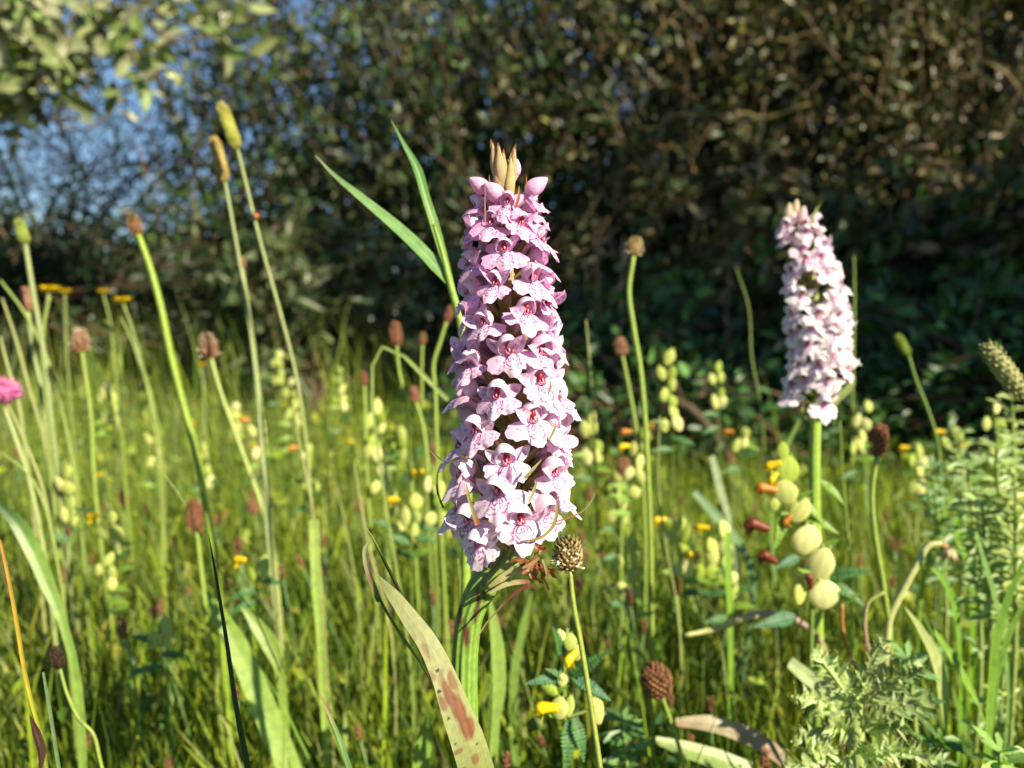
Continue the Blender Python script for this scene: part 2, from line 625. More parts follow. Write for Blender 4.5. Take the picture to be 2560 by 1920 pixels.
    V, F, Cv = leaf_arrays(P[rest] - b[None], A[rest], Nn[rest], Ln[rest], Wd[rest], C[rest])
    o = bpy.data.objects.new('foliage', fast_mesh('foliage', V, F, Cv, M_WILLOW))
    COL.objects.link(o); o.parent = root; o['kind'] = 'stuff'
    return root

def build_hedge():
    olive = [(0.075, 0.090, 0.026), (0.11, 0.115, 0.038), (0.045, 0.070, 0.022), (0.22, 0.20, 0.10), (0.03, 0.05, 0.016)]
    brown = [(0.09, 0.085, 0.03), (0.15, 0.12, 0.055), (0.055, 0.07, 0.025), (0.24, 0.19, 0.10)]
    green = [(0.045, 0.095, 0.026), (0.07, 0.13, 0.03), (0.03, 0.065, 0.022), (0.14, 0.17, 0.06)]
    deep = [(0.024, 0.055, 0.020), (0.035, 0.075, 0.024), (0.045, 0.065, 0.022)]
    pale = [(0.29, 0.32, 0.17), (0.25, 0.29, 0.12), (0.34, 0.34, 0.21), (0.17, 0.25, 0.07)]
    tw_b = (0.10, 0.065, 0.04)
    olive, brown, green, deep = [[tuple(np.array(c) * .8) for c in L] for L in (olive, brown, green, deep)]
    # thin tall bush at the left: the sky shows through it
    bush('willow_bush', 'thin tall bush with tiny leaves letting blue sky through', (-2.1, 3.5),
         [((-1.7, 3.4, 0.98), (.75, .35, .35), 2.2), ((-2.3, 3.5, 1.3), (.7, .4, .5), 1.0), ((-1.9, 3.4, .7), (.9, .3, .3), 1.4)],
         14, 190, 30, 0.020, deep, (0.022, 0.018, 0.016), nparts=60, bark=(0.03, 0.025, 0.02))
    bush('willow_bush', 'dark shaded willow with sky gaps in its upper crown', (-0.95, 3.1),
         [((-1.15, 3.0, 1.45), (.45, .35, .35), .8), ((-.75, 3.0, .95), (.55, .35, .42), 2.2), ((-.9, 2.95, .4), (.65, .3, .4), 2.6), ((-.4, 3.0, 1.75), (.5, .3, .4), .5)],
         16, 320, 38, 0.036, green + deep, tw_b, nparts=150)
    bush('willow_bush', 'dark green willow behind the tip of the pink orchid', (-0.1, 2.95),
         [((-.15, 2.9, 1.0), (.55, .35, .5), 2.4), ((0.0, 2.85, .38), (.65, .3, .4), 2.6), ((.05, 2.95, 1.6), (.55, .35, .45), 1.1)],
         16, 350, 42, 0.036, deep + green + [(0.13, 0.11, 0.05)], tw_b, nparts=170)
    b_olive = bush('willow_bush', 'olive brown willow between the two orchids', (0.65, 2.75),
         [((.6, 2.7, 1.0), (.55, .35, .5), 2.4), ((.65, 2.65, .38), (.6, .3, .4), 2.6), ((.7, 2.8, 1.6), (.6, .35, .45), 2.0)],
         16, 430, 46, 0.036, olive + [(0.05, 0.08, 0.03)], (0.17, 0.11, 0.06), nparts=200)
    b_sun = bush('willow_bush', 'sunlit olive willow above the pale orchid', (1.35, 2.6),
         [((1.25, 2.55, 1.05), (.5, .35, .5), 2.4), ((1.3, 2.5, .38), (.55, .3, .4), 2.4), ((1.35, 2.65, 1.6), (.6, .35, .45), 2.0)],
         16, 420, 46, 0.036, olive + brown[:2], (0.20, 0.14, 0.08), nparts=200)
    bush('willow_bush', 'brown tinged willow crowding the far end of the hedge beyond the pale orchid', (2.05, 2.5),
         [((1.9, 2.4, 1.05), (.5, .35, .5), 2.4), ((1.95, 2.4, .38), (.55, .3, .4), 2.4), ((2.1, 2.5, 1.6), (.6, .35, .45), 2.0)],
         14, 360, 46, 0.036, brown + olive[:2], (0.20, 0.14, 0.08), nparts=130)
    # low scrub in front of the hedge foot
    bush('low_shrub', 'low scrub with leaves darkened for shade under the thin bush with tiny leaves', (-1.45, 2.7),
         [((-1.5, 2.7, .36), (.75, .3, .30), 1.0), ((-2.2, 2.8, .40), (.6, .3, .34), 1.0)], 10, 300, 44, 0.034, [tuple(np.array(c) * .6) for c in deep], tw_b, nparts=90, cat='shrub')  # leaf colours darkened to stand in for shade at the hedge foot
    bush('low_shrub', 'small grey green sallow in front of the dark hedge beside the tall grass heads', (-0.50, 2.05),
         [((-.45, 2.0, .45), (.24, .16, .11), 1.0), ((-.5, 2.05, .28), (.3, .2, .12), .5)], 6, 50, 18, 0.05, [(0.07, 0.10, 0.035), (0.10, 0.12, 0.05), (0.05, 0.08, 0.03)], tw_b, nparts=110, cat='shrub', up=0.1)  # leaf tones lowered as well, standing in for the hedge foot shade
    bush('bramble_thicket', 'leafy green bramble thicket behind the pale orchid', (1.0, 2.1),
         [((.95, 2.1, .42), (.45, .2, .25), 1.2), ((1.4, 2.0, .45), (.35, .2, .28), 1.2), ((.4, 2.25, .3), (.35, .2, .2), .6)],
         10, 190, 34, 0.045, [(0.05, 0.10, 0.025), (0.08, 0.15, 0.03), (0.035, 0.075, 0.022), (0.10, 0.10, 0.04), (0.12, 0.085, 0.04)], (0.12, 0.06, 0.04), nparts=200, cat='bramble', wide=0.5, group='scrub before the hedge')
    fern = [(0.04, 0.10, 0.028), (0.06, 0.14, 0.03), (0.03, 0.075, 0.025)]
    bush('low_shrub', 'low leafy scrub behind the tall plantain between the orchids', (.34, 1.75),
         [((.34, 1.7, .22), (.28, .16, .20), 1.0), ((.1, 1.85, .2), (.25, .12, .18), .7)], 8, 90, 26, 0.034, fern, (0.12, 0.07, 0.04), nparts=120, cat='shrub', wide=.5, group='scrub before the hedge')
    bush('low_shrub', 'low leafy scrub at the foot of the bramble thicket', (.95, 1.6),
         [((.9, 1.55, .22), (.35, .16, .2), 1.0), ((1.3, 1.5, .25), (.3, .16, .22), .8)], 8, 110, 26, 0.034, fern, (0.12, 0.07, 0.04), nparts=120, cat='shrub', wide=.5, group='scrub before the hedge')
    bush('low_shrub', 'dark knee high scrub right behind the pink orchid', (.10, 1.25),
         [((.08, 1.2, .17), (.24, .10, .15), 1.0), ((.38, 1.15, .15), (.18, .1, .13), .7)], 8, 80, 24, 0.024, fern, (0.10, 0.06, 0.035), nparts=90, cat='shrub', wide=.5, group='scrub before the hedge', near=1.0, twl=.16)
    bush('low_shrub', 'dark knee high scrub right behind the pale orchid', (.68, 1.2),
         [((.62, 1.15, .18), (.22, .10, .16), 1.0), ((.92, 1.1, .2), (.2, .1, .18), .8)], 8, 90, 24, 0.024, fern, (0.10, 0.06, 0.035), nparts=90, cat='shrub', wide=.5, group='scrub before the hedge', near=1.0, twl=.16)
    # open tree added out of view to shade the middle of the hedge
    bush('added_shade_tree', 'added open crowned tree out of view shading the hedge foot', (3.3, -1.0),
         [((3.2, -1.25, 3.0), (.55, .45, .75), 1.6), ((3.1, -.40, 2.05), (.55, .5, .30), 1.0)], 16, 150, 36, 0.075, green, tw_b, nparts=0, cat='tree', group='added shade trees', near=1.0, wide=.5)
    # grey willow reaching in at the upper left
    bush('grey_willow', 'pale grey leaved willow branches hanging in beside open sky', (-1.75, 1.62),
         [((-.86, 1.45, .84), (.22, .22, .17), 1.5), ((-.66, 1.5, .93), (.25, .2, .13), 1.4), ((-1.05, 1.5, .80), (.22, .2, .22), 1.0)],
         10, 66, 12, 0.056, pale, (0.17, 0.13, 0.07), nparts=280, wide=0.42, twl=0.22, up=-0.1, nrm=(.45, -.8, .35), near=1.0)
    # the deep back row of the thicket
    for x, lab in ((-2.9, 'dark back row bush low behind the thin tall bush'), (-1.6, 'dark back row bush low behind the sky gaps')):
        bush('thicket_bush', lab, (x, 4.3), [((x, 4.2, .42), (.9, .3, .42), 1.0)], 8, 260, 44, 0.05, deep, tw_b, nparts=0, group='back row of the thicket')
    for x, lab in ((-.35, 'dark back row bush behind the pink orchid'), (.8, 'dark back row bush behind the olive willow'), (1.9, 'dark back row bush behind the sunlit willow'), (3.0, 'dark back row bush closing the far end of the thicket')):
        bush('thicket_bush', lab, (x, 3.9), [((x, 3.8, .5), (.8, .3, .5), 1.0), ((x, 3.8, 1.2), (.8, .3, .6), 1.2), ((x, 3.8, 2.0), (.8, .3, .5), 1.0 if x > 0 else .2)],
             10, 420 if x > 0 else 230, 40, 0.055, deep + olive[:1], tw_b, nparts=0, group='back row of the thicket')
    # bare limbs that can be picked out inside the willows
    def limb(rootb, path, d, r, c, z):
        pts = pix(path, d - .48)
        pts = [p + RNG.normal(size=3) * .012 for p in smooth_path(pts, 3)]
        c = np.array(c) * .75; r *= .75
        pts.append(np.array((rootb.location.x, rootb.location.y - 0.02, z)))
        mb = MB(rootb.location)
        mb.tube(pts, [r * .3] + [r * .5] * (len(pts) - 2) + [r * .7], c, seg=7, sub=5)
        mb.build('branch', M_BARK, rootb)
    limb(b_sun, [(2170, 452), (2230, 405), (2310, 372), (2350, 410), (2390, 440)], 2.15, 0.010, (0.26, 0.18, 0.12), .55)
    limb(b_olive, [(1862, 460), (1890, 415), (1960, 378)], 2.2, 0.009, (0.27, 0.20, 0.12), .7)
    limb(b_olive, [(1600, 330), (1750, 285), (1860, 300), (2000, 270)], 2.3, 0.010, (0.19, 0.16, 0.06), .8)
    limb(b_olive, [(2120, 20), (2080, 88), (1920, 105), (1830, 130)], 2.35, 0.010, (0.20, 0.16, 0.07), 1.0)
    limb(b_sun, [(2310, 200), (2420, 185), (2500, 180)], 2.1, 0.010, (0.22, 0.17, 0.08), .8)
build_hedge()

def dead_stems():
    specs = [([(1485, 520), (1490, 620), (1496, 720), (1500, 820)], 1.45, 0.006, (0.24, 0.15, 0.08), 'upright dead stem in the hedge foot beside the pink orchid'),
             ([(1812, 560), (1822, 680), (1815, 800), (1830, 960)], 1.4, 0.006, (0.25, 0.13, 0.07), 'rusty upright dead stem left of the pale orchid'),
             ([(1556, 590), (1560, 640), (1552, 720), (1556, 820)], 1.4, 0.006, (0.24, 0.16, 0.10), 'straw coloured dead stem behind the nodding plantain'),
             ]
    for path, d, r, c, lab in specs:
        pts = to_ground(pix(path, d))
        mb = MB(pts[-1])
        mb.tube(pts, [r * .15, r * .3, r * .3, r * .3, r * .35], c, seg=7, sub=5)
        for k in range(5):          # withered leaves still clinging to the stem
            t = pts[0] + (pts[2] - pts[0]) * RNG.random()
            mb.ribbon([t, t + np.array((RNG.normal() * .008, -.005, -.010)), t + np.array((RNG.normal() * .012, -.008, -.03))], [.002, .005, .001], np.array(c) * (0.7 + .8 * RNG.random()), across=3, sub=3)
        tag(mb.build('dead_plant', M_BARK), lab, 'dead stem')
dead_stems()


# ------------------------------------------------------------------ sward
def blades(base, h, lean, face, w, col, tipc, segs=(0, .3, .58, .82, 1.0), droop=0.0):
    n = len(base); k = len(segs)
    vs = []
    cs = []
    side = np.stack([np.cos(face), np.sin(face), np.zeros(n)], 1)
    for j, t in enumerate(segs):
        p = base.copy()
        p[:, 2] += h * (t - droop * t ** 3)
        p[:, :2] += lean * (h * t ** 1.8)[:, None]
        wj = w * (1 - t ** 2.2) * (0.7 + 0.3 * min(1, t * 3))
        c = col * (1 - t ** 3) + tipc * t ** 3
        if j < k - 1:
            vs += [p - side * wj[:, None] * .5, p + side * wj[:, None] * .5]
            cs += [c, c]
        else:
            vs += [p]; cs += [c]
    m = 2 * (k - 1) + 1
    V = np.stack(vs, 1).reshape(-1, 3)
    C = np.stack(cs, 1).reshape(-1, 3)
    b = (np.arange(n) * m)[:, None]
    tris = []
    for j in range(k - 2):
        a = 2 * j
        tris += [[a, a + 1, a + 3], [a, a + 3, a + 2]]
    a = 2 * (k - 2)
    tris.append([a, a + 1, a + 2])
    F = (b[:, None, :] + np.array(tris)[None]).reshape(-1, 3)
    return V, F, C

def scatter(n, d0, d1, margin=0.25):
    """ground places in front of the lens, even per square metre"""
    out = np.zeros((0, 2))
    while len(out) < n:
        y = np.sqrt(RNG.random(n * 2) * (d1 ** 2 - d0 ** 2) + d0 ** 2)
        x = (RNG.random(n * 2) * 2 - 1) * (0.70 * y + margin)
        out = np.concatenate([out, np.stack([x, y], 1)])
    return out[:n]

def clump(xy, amt=0.05):
    k = RNG.normal(size=(max(8, len(xy) // 22), 2)) * 0
    idx = RNG.integers(len(xy), size=len(xy) // 20)
    cen = xy[idx]
    m = RNG.random(len(xy)) < 0.65
    pickc = RNG.integers(len(cen), size=len(xy))
    out = xy.copy()
    r = (0.018 + 0.02 * cen[pickc, 1])[:, None]
    out[m] = (cen[pickc] + RNG.normal(size=xy.shape) * r)[m]
    return out

def pick(cols, n, var=0.25):
    cols = np.array(cols)
    c = cols[RNG.integers(len(cols), size=n)]
    return c * (1 - var + 2 * var * RNG.random(n))[:, None] * (1 + 0.08 * RNG.normal(size=(n, 3)))

def build_sward():
    parts = []
    def batch(xy, h, w, cols, lean=0.35, tip=None, droop=0.05, var=0.3):
        n = len(xy)
        base = np.concatenate([xy, np.full((n, 1), -0.012)], 1)
        ang = RNG.random(n) * 2 * math.pi
        la = lean * RNG.random(n) ** 0.7
        ln = np.stack([np.cos(ang) * la - 0.06, np.sin(ang) * la], 1)
        c = pick(cols, n, var)
        parts.append(blades(base, h, ln, RNG.random(n) * math.pi, w, c, c if tip is None else pick(tip, n), droop=droop))
    gcols = [(0.19, 0.26, 0.02), (0.25, 0.32, 0.028), (0.10, 0.17, 0.016), (0.31, 0.36, 0.05), (0.06, 0.12, 0.015), (0.22, 0.30, 0.02)]
    lcols = [(0.20, 0.27, 0.06), (0.16, 0.25, 0.045), (0.13, 0.21, 0.04), (0.24, 0.26, 0.10)]
    U = RNG.random
    # near, fine
    n = 9500; xy = clump(scatter(n, .22, .75, .10)); batch(xy, .07 + .11 * U(n) + .06 * (xy[:, 1] - .3), .0012 + .0017 * U(n), gcols)
    n = 3400; xy = clump(scatter(n, .30, .8, .10)); batch(xy, .08 + .10 * U(n) + .06 * (xy[:, 1] - .3), .003 + .0035 * U(n), gcols + lcols[:1], lean=.45)
    n = 24000; xy = clump(scatter(n, .7, 1.5, .2)); batch(xy, .09 + .13 * U(n), .0014 + .0018 * U(n), gcols + lcols[:2])
    n = 6500; xy = clump(scatter(n, .5, 1.6, .2)); batch(xy, .11 + .11 * U(n), .003 + .004 * U(n), gcols + lcols[:2], lean=.3)
    n = 15000; xy = clump(scatter(n, 1.5, 3.0, .5)); batch(xy, .06 + .13 * U(n), .0022 + .0028 * U(n), gcols + lcols)
    n = 500; xy = scatter(n, 1.3, 2.6, .3); batch(xy, .19 + .10 * U(n), .0022 + .001 * U(n), lcols, lean=.25)
    n = 6000; xy = scatter(n, 2.8, 7, .5); batch(xy, .10 + .22 * U(n), .005 + .005 * U(n), gcols)
    n = 2600; xy = np.stack([-.2 - 1.6 * U(n), 1.2 + 1.3 * U(n)], 1); batch(xy, .18 + .26 * U(n) ** 1.5, .002 + .002 * U(n), gcols + lcols[:2], lean=.3)
    n = 900; xy = np.stack([-.2 + 1.6 * U(n), 1.0 + 1.0 * U(n)], 1); batch(xy, .15 + .22 * U(n) ** 1.5, .002 + .002 * U(n), gcols, lean=.35)
    n = 16000; xy = np.stack([(U(n) * 2 - 1) * 4.0, -1.5 + 5.0 * U(n)], 1); xy = xy[(np.abs(xy[:, 0]) > .68 * xy[:, 1] + .05) & (np.hypot(xy[:, 0], xy[:, 1]) > .35)]; n = len(xy); batch(xy, .08 + .12 * U(n), .003 + .003 * U(n), gcols + lcols)
    # beside and behind the standpoint
    n = 5000; xy = np.stack([(U(n) * 2 - 1) * 1.6, U(n) * -1.2 + .25], 1); batch(xy, .05 + .05 * U(n), .002 + .002 * U(n), gcols)
    n = 1500; xy = scatter(n, .3, 1.6, .1); batch(xy, .10 + .12 * U(n), .0007 + .0007 * U(n), [(0.36, 0.30, 0.14), (0.30, 0.2, 0.1), (0.34, 0.34, 0.16)], lean=.5)
    n = 1800; xy = clump(scatter(n, .36, .62, .05)); batch(xy, .13 + .10 * U(n), .0016 + .002 * U(n), gcols + lcols, lean=.35)
    n = 620; xy = clump(scatter(n, .32, .85, .05)); batch(xy, .10 + .10 * U(n), .0045 + .0045 * U(n), [(0.20, 0.31, 0.025), (0.26, 0.36, 0.04), (0.14, 0.25, 0.02)], lean=.45)
    # taller growth at the left
    n = 700; xy = np.stack([-.25 - .75 * U(n), .75 + .9 * U(n)], 1); batch(xy, .20 + .10 * U(n), .002 + .0015 * U(n), lcols, lean=.25)
    off = 0; Vs = []; Fs = []; Cs = []
    for V, F, C in parts:
        Vs.append(V); Fs.append(F + off); Cs.append(C); off += len(V)
    me = fast_mesh('meadow_grass', np.concatenate(Vs), np.concatenate(Fs), np.concatenate(Cs), M_GRASS, smooth=True)
    o = bpy.data.objects.new('meadow_grass', me)
    COL.objects.link(o)
    o['kind'] = 'stuff'
    tag(o, 'short green meadow grass covering the ground', 'grass')
    # small broad leaves low in the sward
    n = 26000
    xy = scatter(n, .30, 2.2, .15)
    P = np.concatenate([xy, (.015 + .14 * U(n) ** .9)[:, None] + .02 * (xy[:, 1:] - .3)], 1)
    A = rand_unit(n) + np.array((0, 0, .35))[None]; A /= np.linalg.norm(A, axis=1, keepdims=True)
    Nn = rand_unit(n) * .7 + np.array((0, -.2, 1.0))[None]
    Ln = (.005 + .010 * U(n)) * np.clip(.55 + .7 * xy[:, 1], 0, 1.7)
    V, F, C = leaf_arrays(P, A, Nn, Ln, Ln * (.3 + .4 * U(n)), pick(gcols + [(0.05, 0.13, 0.04)], n))
    o = bpy.data.objects.new('herb_leaves', fast_mesh('herb_leaves', V, F, C, M_GRASS))
    COL.objects.link(o); o['kind'] = 'stuff'
    tag(o, 'small leaves of clover and vetch low among the grass', 'ground cover')
build_sward()

# ------------------------------------------------------------------ orchid flowers
def polyline_dist(x, y, pl):
    d = np.full(x.shape, 1e9)
    for (x0, y0), (x1, y1) in zip(pl[:-1], pl[1:]):
        dx, dy = x1 - x0, y1 - y0
        t = np.clip(((x - x0) * dx + (y - y0) * dy) / (dx * dx + dy * dy + 1e-9), 0, 1)
        d = np.minimum(d, np.hypot(x - x0 - t * dx, y - y0 - t * dy))
    return d

def lip_mesh(seed):
    r_ = np.random.default_rng(seed)
    NA, NR = 73, 24
    th = np.radians(np.linspace(-108, 108, NA))
    a = np.abs(np.degrees(th))
    mid = 9.2 + r_.normal() * .6
    sidew = 8.6 + r_.normal() * .5
    prof = np.interp(a, [0, 8, 15, 23, 32, 48, 62, 76, 90, 100, 108], [mid, mid * .97, mid * .90, 7.3, 7.9, sidew * 1.0, sidew * 1.0, sidew * .86, 5.2, 3.0, 1.8])
    ker = np.ones(3) / 3
    prof = np.convolve(np.pad(prof, 1, 'edge'), ker, 'valid')
    ph = r_.random(4) * 6.28
    prof *= 1 + .035 * np.sin(9 * th + ph[0]) + .025 * np.sin(17 * th + ph[1]) + .02 * np.sin(29 * th + ph[2])
    rr = np.linspace(0.05, 1, NR)
    X = rr[:, None] * prof[None] * np.sin(th)[None]
    D = rr[:, None] * prof[None] * np.cos(th)[None]
    # bend of the lip: forward first, then hanging
    s = np.linspace(0, 11, 60)
    ang = np.radians(np.interp(s, [0, 2.5, 6, 11], [25 + r_.normal() * 6, 48, 66 + r_.normal() * 8, 80 + r_.normal() * 10]))
    ys = np.concatenate([[0], np.cumsum(np.cos(ang[:-1]) * np.diff(s))])
    zs = np.concatenate([[0], -np.cumsum(np.sin(ang[:-1]) * np.diff(s))])
    Y = np.where(D >= 0, np.interp(D, s, ys), D * .2)
    Z = np.where(D >= 0, np.interp(D, s, zs), -D * .75)
    bl, br_ = .030 + r_.normal() * .012, .030 + r_.normal() * .012
    Y = Y - np.where(X > 0, bl, br_) * X ** 2
    Z = Z - .010 * X ** 2
    ruff = .45 * np.sin(6 * th[None] + ph[3]) * rr[:, None] ** 3 + .22 * np.sin(15 * th[None] + ph[0]) * rr[:, None] ** 4
    Y = Y + ruff; Z = Z + ruff * .25
    Y = Y + .55 * np.exp(-(X / 1.6) ** 2) * np.clip(D / 4, 0, 1)
    # magenta loops and dots
    jit = lambda: r_.normal() * .25
    mark = np.zeros_like(X)
    for sg in (-1, 1):
        o1 = [(sg * (.7), .9), (sg * 1.7 + jit(), 2.3), (sg * 2.6 + jit(), 4.0), (sg * 2.7 + jit(), 5.4), (sg * 1.9 + jit(), 6.4), (sg * .9 + jit(), 6.3)]
        i1 = [(sg * .5, 1.4), (sg * 1.1 + jit(), 2.0), (sg * 1.35 + jit(), 3.2), (sg * .9 + jit(), 4.1), (sg * .4, 3.4), (sg * .35, 2.4)]
        o2 = [(sg * 1.9 + jit(), 4.3), (sg * 1.2 + jit(), 5.3), (sg * .5, 4.9)]
        for pl, wd, gap in ((o1, .27, .0), (i1, .23, .15), (o2, .23, .3)):
            dd = polyline_dist(X, D, pl)
            m = np.clip(1.35 - dd / wd, 0, 1)
            brk = np.sin(4.1 * D + 3.3 * X * sg + r_.random() * 6) > (-.75 + gap)
            mark = np.maximum(mark, m * np.where(D > 3.0, brk, 1))
    nd = 30
    for k in range(nd):
        aa = (r_.random() * 2 - 1) * 1.35; q = 3.2 + 4.3 * r_.random()
        x0, y0 = q * math.sin(aa), q * math.cos(aa)
        dd = np.hypot((X - x0) * (1 + .6 * r_.random()), D - y0)
        mark = np.maximum(mark, np.clip(1.5 - dd / (.19 + .13 * r_.random()), 0, 1) * .9)
    pale = np.clip(np.exp(-(X / 3.2) ** 2 - ((D - 4.2) / 3.2) ** 2) * 1.0, 0, 1) * .85
    mb = MB()
    V = np.stack([X, Y, Z], -1).reshape(-1, 3) * MM
    F = []
    for i in range(NR - 1):
        for k in range(NA - 1):
            b = i * NA + k
            F.append((b, b + 1, b + NA + 1, b + NA))
    mb.add(V, F, (1, 1, 1), None, mark.ravel(), pale.ravel())
    return mb.mesh('lip', M_PETAL)

def sepal_mesh(seed, sg):
    r_ = np.random.default_rng(seed)
    n, ac = 16, 9
    Ls = 7.2 + r_.normal() * .5
    V = []; mk = []; pl = []
    el = math.radians(28 + r_.normal() * 10); tw = r_.normal() * .25
    spots = [(r_.random() * .5 + .25, (r_.random() * 2 - 1) * .55) for _ in range(6)]
    for i in range(n):
        t = i / (n - 1)
        w = 1.75 * (math.sin(math.pi * (t * .88 + .12)) ** .75) * (1 if t < .9 else .8) + .05
        e2 = el + .55 * t * t
        cx = Ls * t * math.cos(el) * (1 - .12 * t)
        cz = Ls * (t * math.sin(el) + .18 * t * t)
        cy = .3 + 1.5 * math.sin(t * 2.2) - 1.2 * t * t
        for k in range(ac):
            u = -1 + 2 * k / (ac - 1)
            px = sg * (cx - u * w * math.sin(e2))
            pz = cz + u * w * math.cos(e2) * .95
            py = cy - .55 * w * (1 - u * u) * .8 + u * w * (.35 + tw) + .15 * math.sin(3 * u + 5 * t)
            V.append((px * MM, py * MM, pz * MM))
            m = 0
            for (st, su) in spots:
                m = max(m, 1.3 - math.hypot((t - st) * Ls, (u - su) * w) / .42)
            mk.append(max(0, min(1, m)) * .75)
            pl.append(.25 * (1 - abs(u)))
    F = []
    for i in range(n - 1):
        for k in range(ac - 1):
            b = i * ac + k
            F.append((b, b + 1, b + ac + 1, b + ac))
    mb = MB(); mb.add(V, F, (1, 1, 1), None, mk, pl)
    return mb.mesh('sepal', M_PETAL)

def hood_mesh(seed, open_=66):
    r_ = np.random.default_rng(seed)
    ax = np.array((0, .80, -.60)); ax /= np.linalg.norm(ax)
    xx = np.array((1, 0, 0)); yy = np.cross(ax, xx)      # yy looks up and forward
    n, seg = 13, 29
    V = []; pl = []
    for i in range(n):
        po = math.radians(open_ + (178 - open_) * i / (n - 1))
        for k in range(seg):
            th = 2 * math.pi * k / (seg - 1)
            c, s_ = math.cos(th), math.sin(th)
            up = max(0, s_ * (1 if yy[2] > 0 else -1))
            lo = max(0, -s_ * (1 if yy[2] > 0 else -1))
            R = 3.0 * (1 + .34 * up ** 3 * (1 - i / (n - 1)) - .30 * lo * (1 - i / (n - 1)))
            p = np.array((0, .2, 1.3)) + ax * math.cos(po) * R * 1.05 + (xx * c * .92 + yy * s_) * math.sin(po) * R
            p += np.array((0, .10 * math.sin(5 * th + seed), .12 * math.sin(4 * th + 2 * seed))) * (1 - i / (n - 1))
            V.append(p * MM)
            pl.append(.18 + .3 * (1 - i / (n - 1)))
    F = []
    for i in range(n - 1):
        for k in range(seg - 1):
            b = i * seg + k
            F.append((b, b + 1, b + seg + 1, b + seg))
    mb = MB(); mb.add(V, F, (1, 1, 1), None, None, pl)
    return mb.mesh('hood', M_PETAL)

def column_mesh():
    mb = MB()
    red = (0.20, 0.008, 0.02)
    mb.blob((0, .9 * MM, 1.5 * MM), (.95 * MM, .8 * MM, 1.5 * MM), red, axis=(0, .3, 1), seg=10, rings=8)
    mb.tube([(-.95 * MM, 1.6 * MM, .9 * MM), (-.8 * MM, 1.9 * MM, .0 * MM), (0, 2.0 * MM, -.4 * MM), (.8 * MM, 1.9 * MM, 0), (.95 * MM, 1.6 * MM, .9 * MM)], .24 * MM, (0.40, 0.07, 0.13), seg=6, sub=4)
    mb.blob((0, 1.9 * MM, .75 * MM), (.28 * MM, .3 * MM, .6 * MM), (0.60, 0.28, 0.34), seg=8, rings=6)
    return mb.mesh('column', M_STEM)

def tube_part_mesh(seed):
    """ovary and spur, the stalk of a flower"""
    r_ = np.random.default_rng(seed)
    mb = MB()
    mb.tube([(0, .0, 0), (0, -2.8 * MM, -.9 * MM), (r_.normal() * .5 * MM, -6.0 * MM, -3.8 * MM), (0, -9.5 * MM, -8.0 * MM)], [1.25 * MM, 1.15 * MM, 1.35 * MM, .8 * MM],
            [(0.50, 0.24, 0.34), (0.36, 0.20, 0.19), (0.22, 0.21, 0.06), (0.20, 0.23, 0.05)], seg=12, sub=5, ridges=6, rdepth=.10)
    mb.tube([(0, 1.2 * MM, -.8 * MM), (0, -1.5 * MM, -2.0 * MM), (0, -4.5 * MM, -3.6 * MM), (0, -7.0 * MM, -5.6 * MM)], [1.5 * MM, 1.15 * MM, .95 * MM, .55 * MM],
            [(0.62, 0.36, 0.55), (0.60, 0.34, 0.52), (0.58, 0.36, 0.5), (0.55, 0.38, 0.46)], seg=10, sub=4)
    return mb.mesh('flower', M_STEM)

LIPS = [lip_mesh(100 + k) for k in range(9)]
SEP = {-1: [sepal_mesh(200 + k, -1) for k in range(5)], 1: [sepal_mesh(300 + k, 1) for k in range(5)]}
HOODS = [hood_mesh(k, 62 + 3 * k) for k in range(4)]
COLUMN = column_mesh()
TUBES = [tube_part_mesh(k) for k in range(3)]

def add_flower(root, pos, az, tilt, roll, sc, tint, stem_r):
    """one open flower: a stalk with lip, hood, two spread sepals and the column in its throat"""
    f = link_obj('flower', random.choice(TUBES), root, Vector(pos) - root.location, (tilt, roll, math.pi + az), sc)
    f.scale = (sc, sc * stem_r, sc)
    inv = (1, 1 / stem_r, 1)
    kids = [('lip', random.choice(LIPS), (random.gauss(0, .10), random.gauss(0, .08), random.gauss(0, .08)), random.uniform(.86, 1.02)),
            ('hood', random.choice(HOODS), (random.gauss(0, .12), random.gauss(0, .1), random.gauss(0, .1)), random.uniform(1.0, 1.16)),
            ('sepal', random.choice(SEP[-1]), (random.gauss(0, .25), random.gauss(0, .25), random.gauss(-.1, .25)), random.uniform(1.0, 1.22)),
            ('sepal', random.choice(SEP[1]), (random.gauss(0, .25), random.gauss(0, .25), random.gauss(.1, .25)), random.uniform(1.0, 1.22)),
            ('column', COLUMN, (0, 0, 0), 1.0)]
    for nm, me, rot, s in kids:
        o = link_obj(nm, me, f, (0, 0, 0), rot, (s * inv[0], s * inv[1], s * inv[2]))
        g = random.uniform(.93, 1.05)
        o.color = (min(1, tint[0] * g), min(1, tint[1] * g), min(1, tint[2] * g), 1)
    return f

def bract(root, p0, az, length, width, rise, col, tipc, curl=0.4):
    out = np.array((math.sin(az), -math.cos(az), 0))
    p0 = np.array(p0)
    up = np.array((0, 0, 1.0))
    pts = [p0, p0 + (out * .55 + up * .35 * rise) * length * .5, p0 + (out * (.55 + .25 * curl) + up * (.9 * rise)) * length]
    mb = MB(p0)
    mb.ribbon(pts, [width * .7, width, width * .75, width * .12], [col, col, tipc], face=-out * .3 + up * .8, fold=.35, sub=4, across=3)
    return mb.build('bract', M_LEAF, root)

def axis_at(ax, z):
    """point of a spike axis (list of world points, top to bottom) at height z"""
    P = ax
    for a, b in zip(P[:-1], P[1:]):
        if b[2] <= z <= a[2]:
            t = (a[2] - z) / (a[2] - b[2] + 1e-9)
            return a + (b - a) * t
    return P[0] if z > P[0][2] else P[-1]

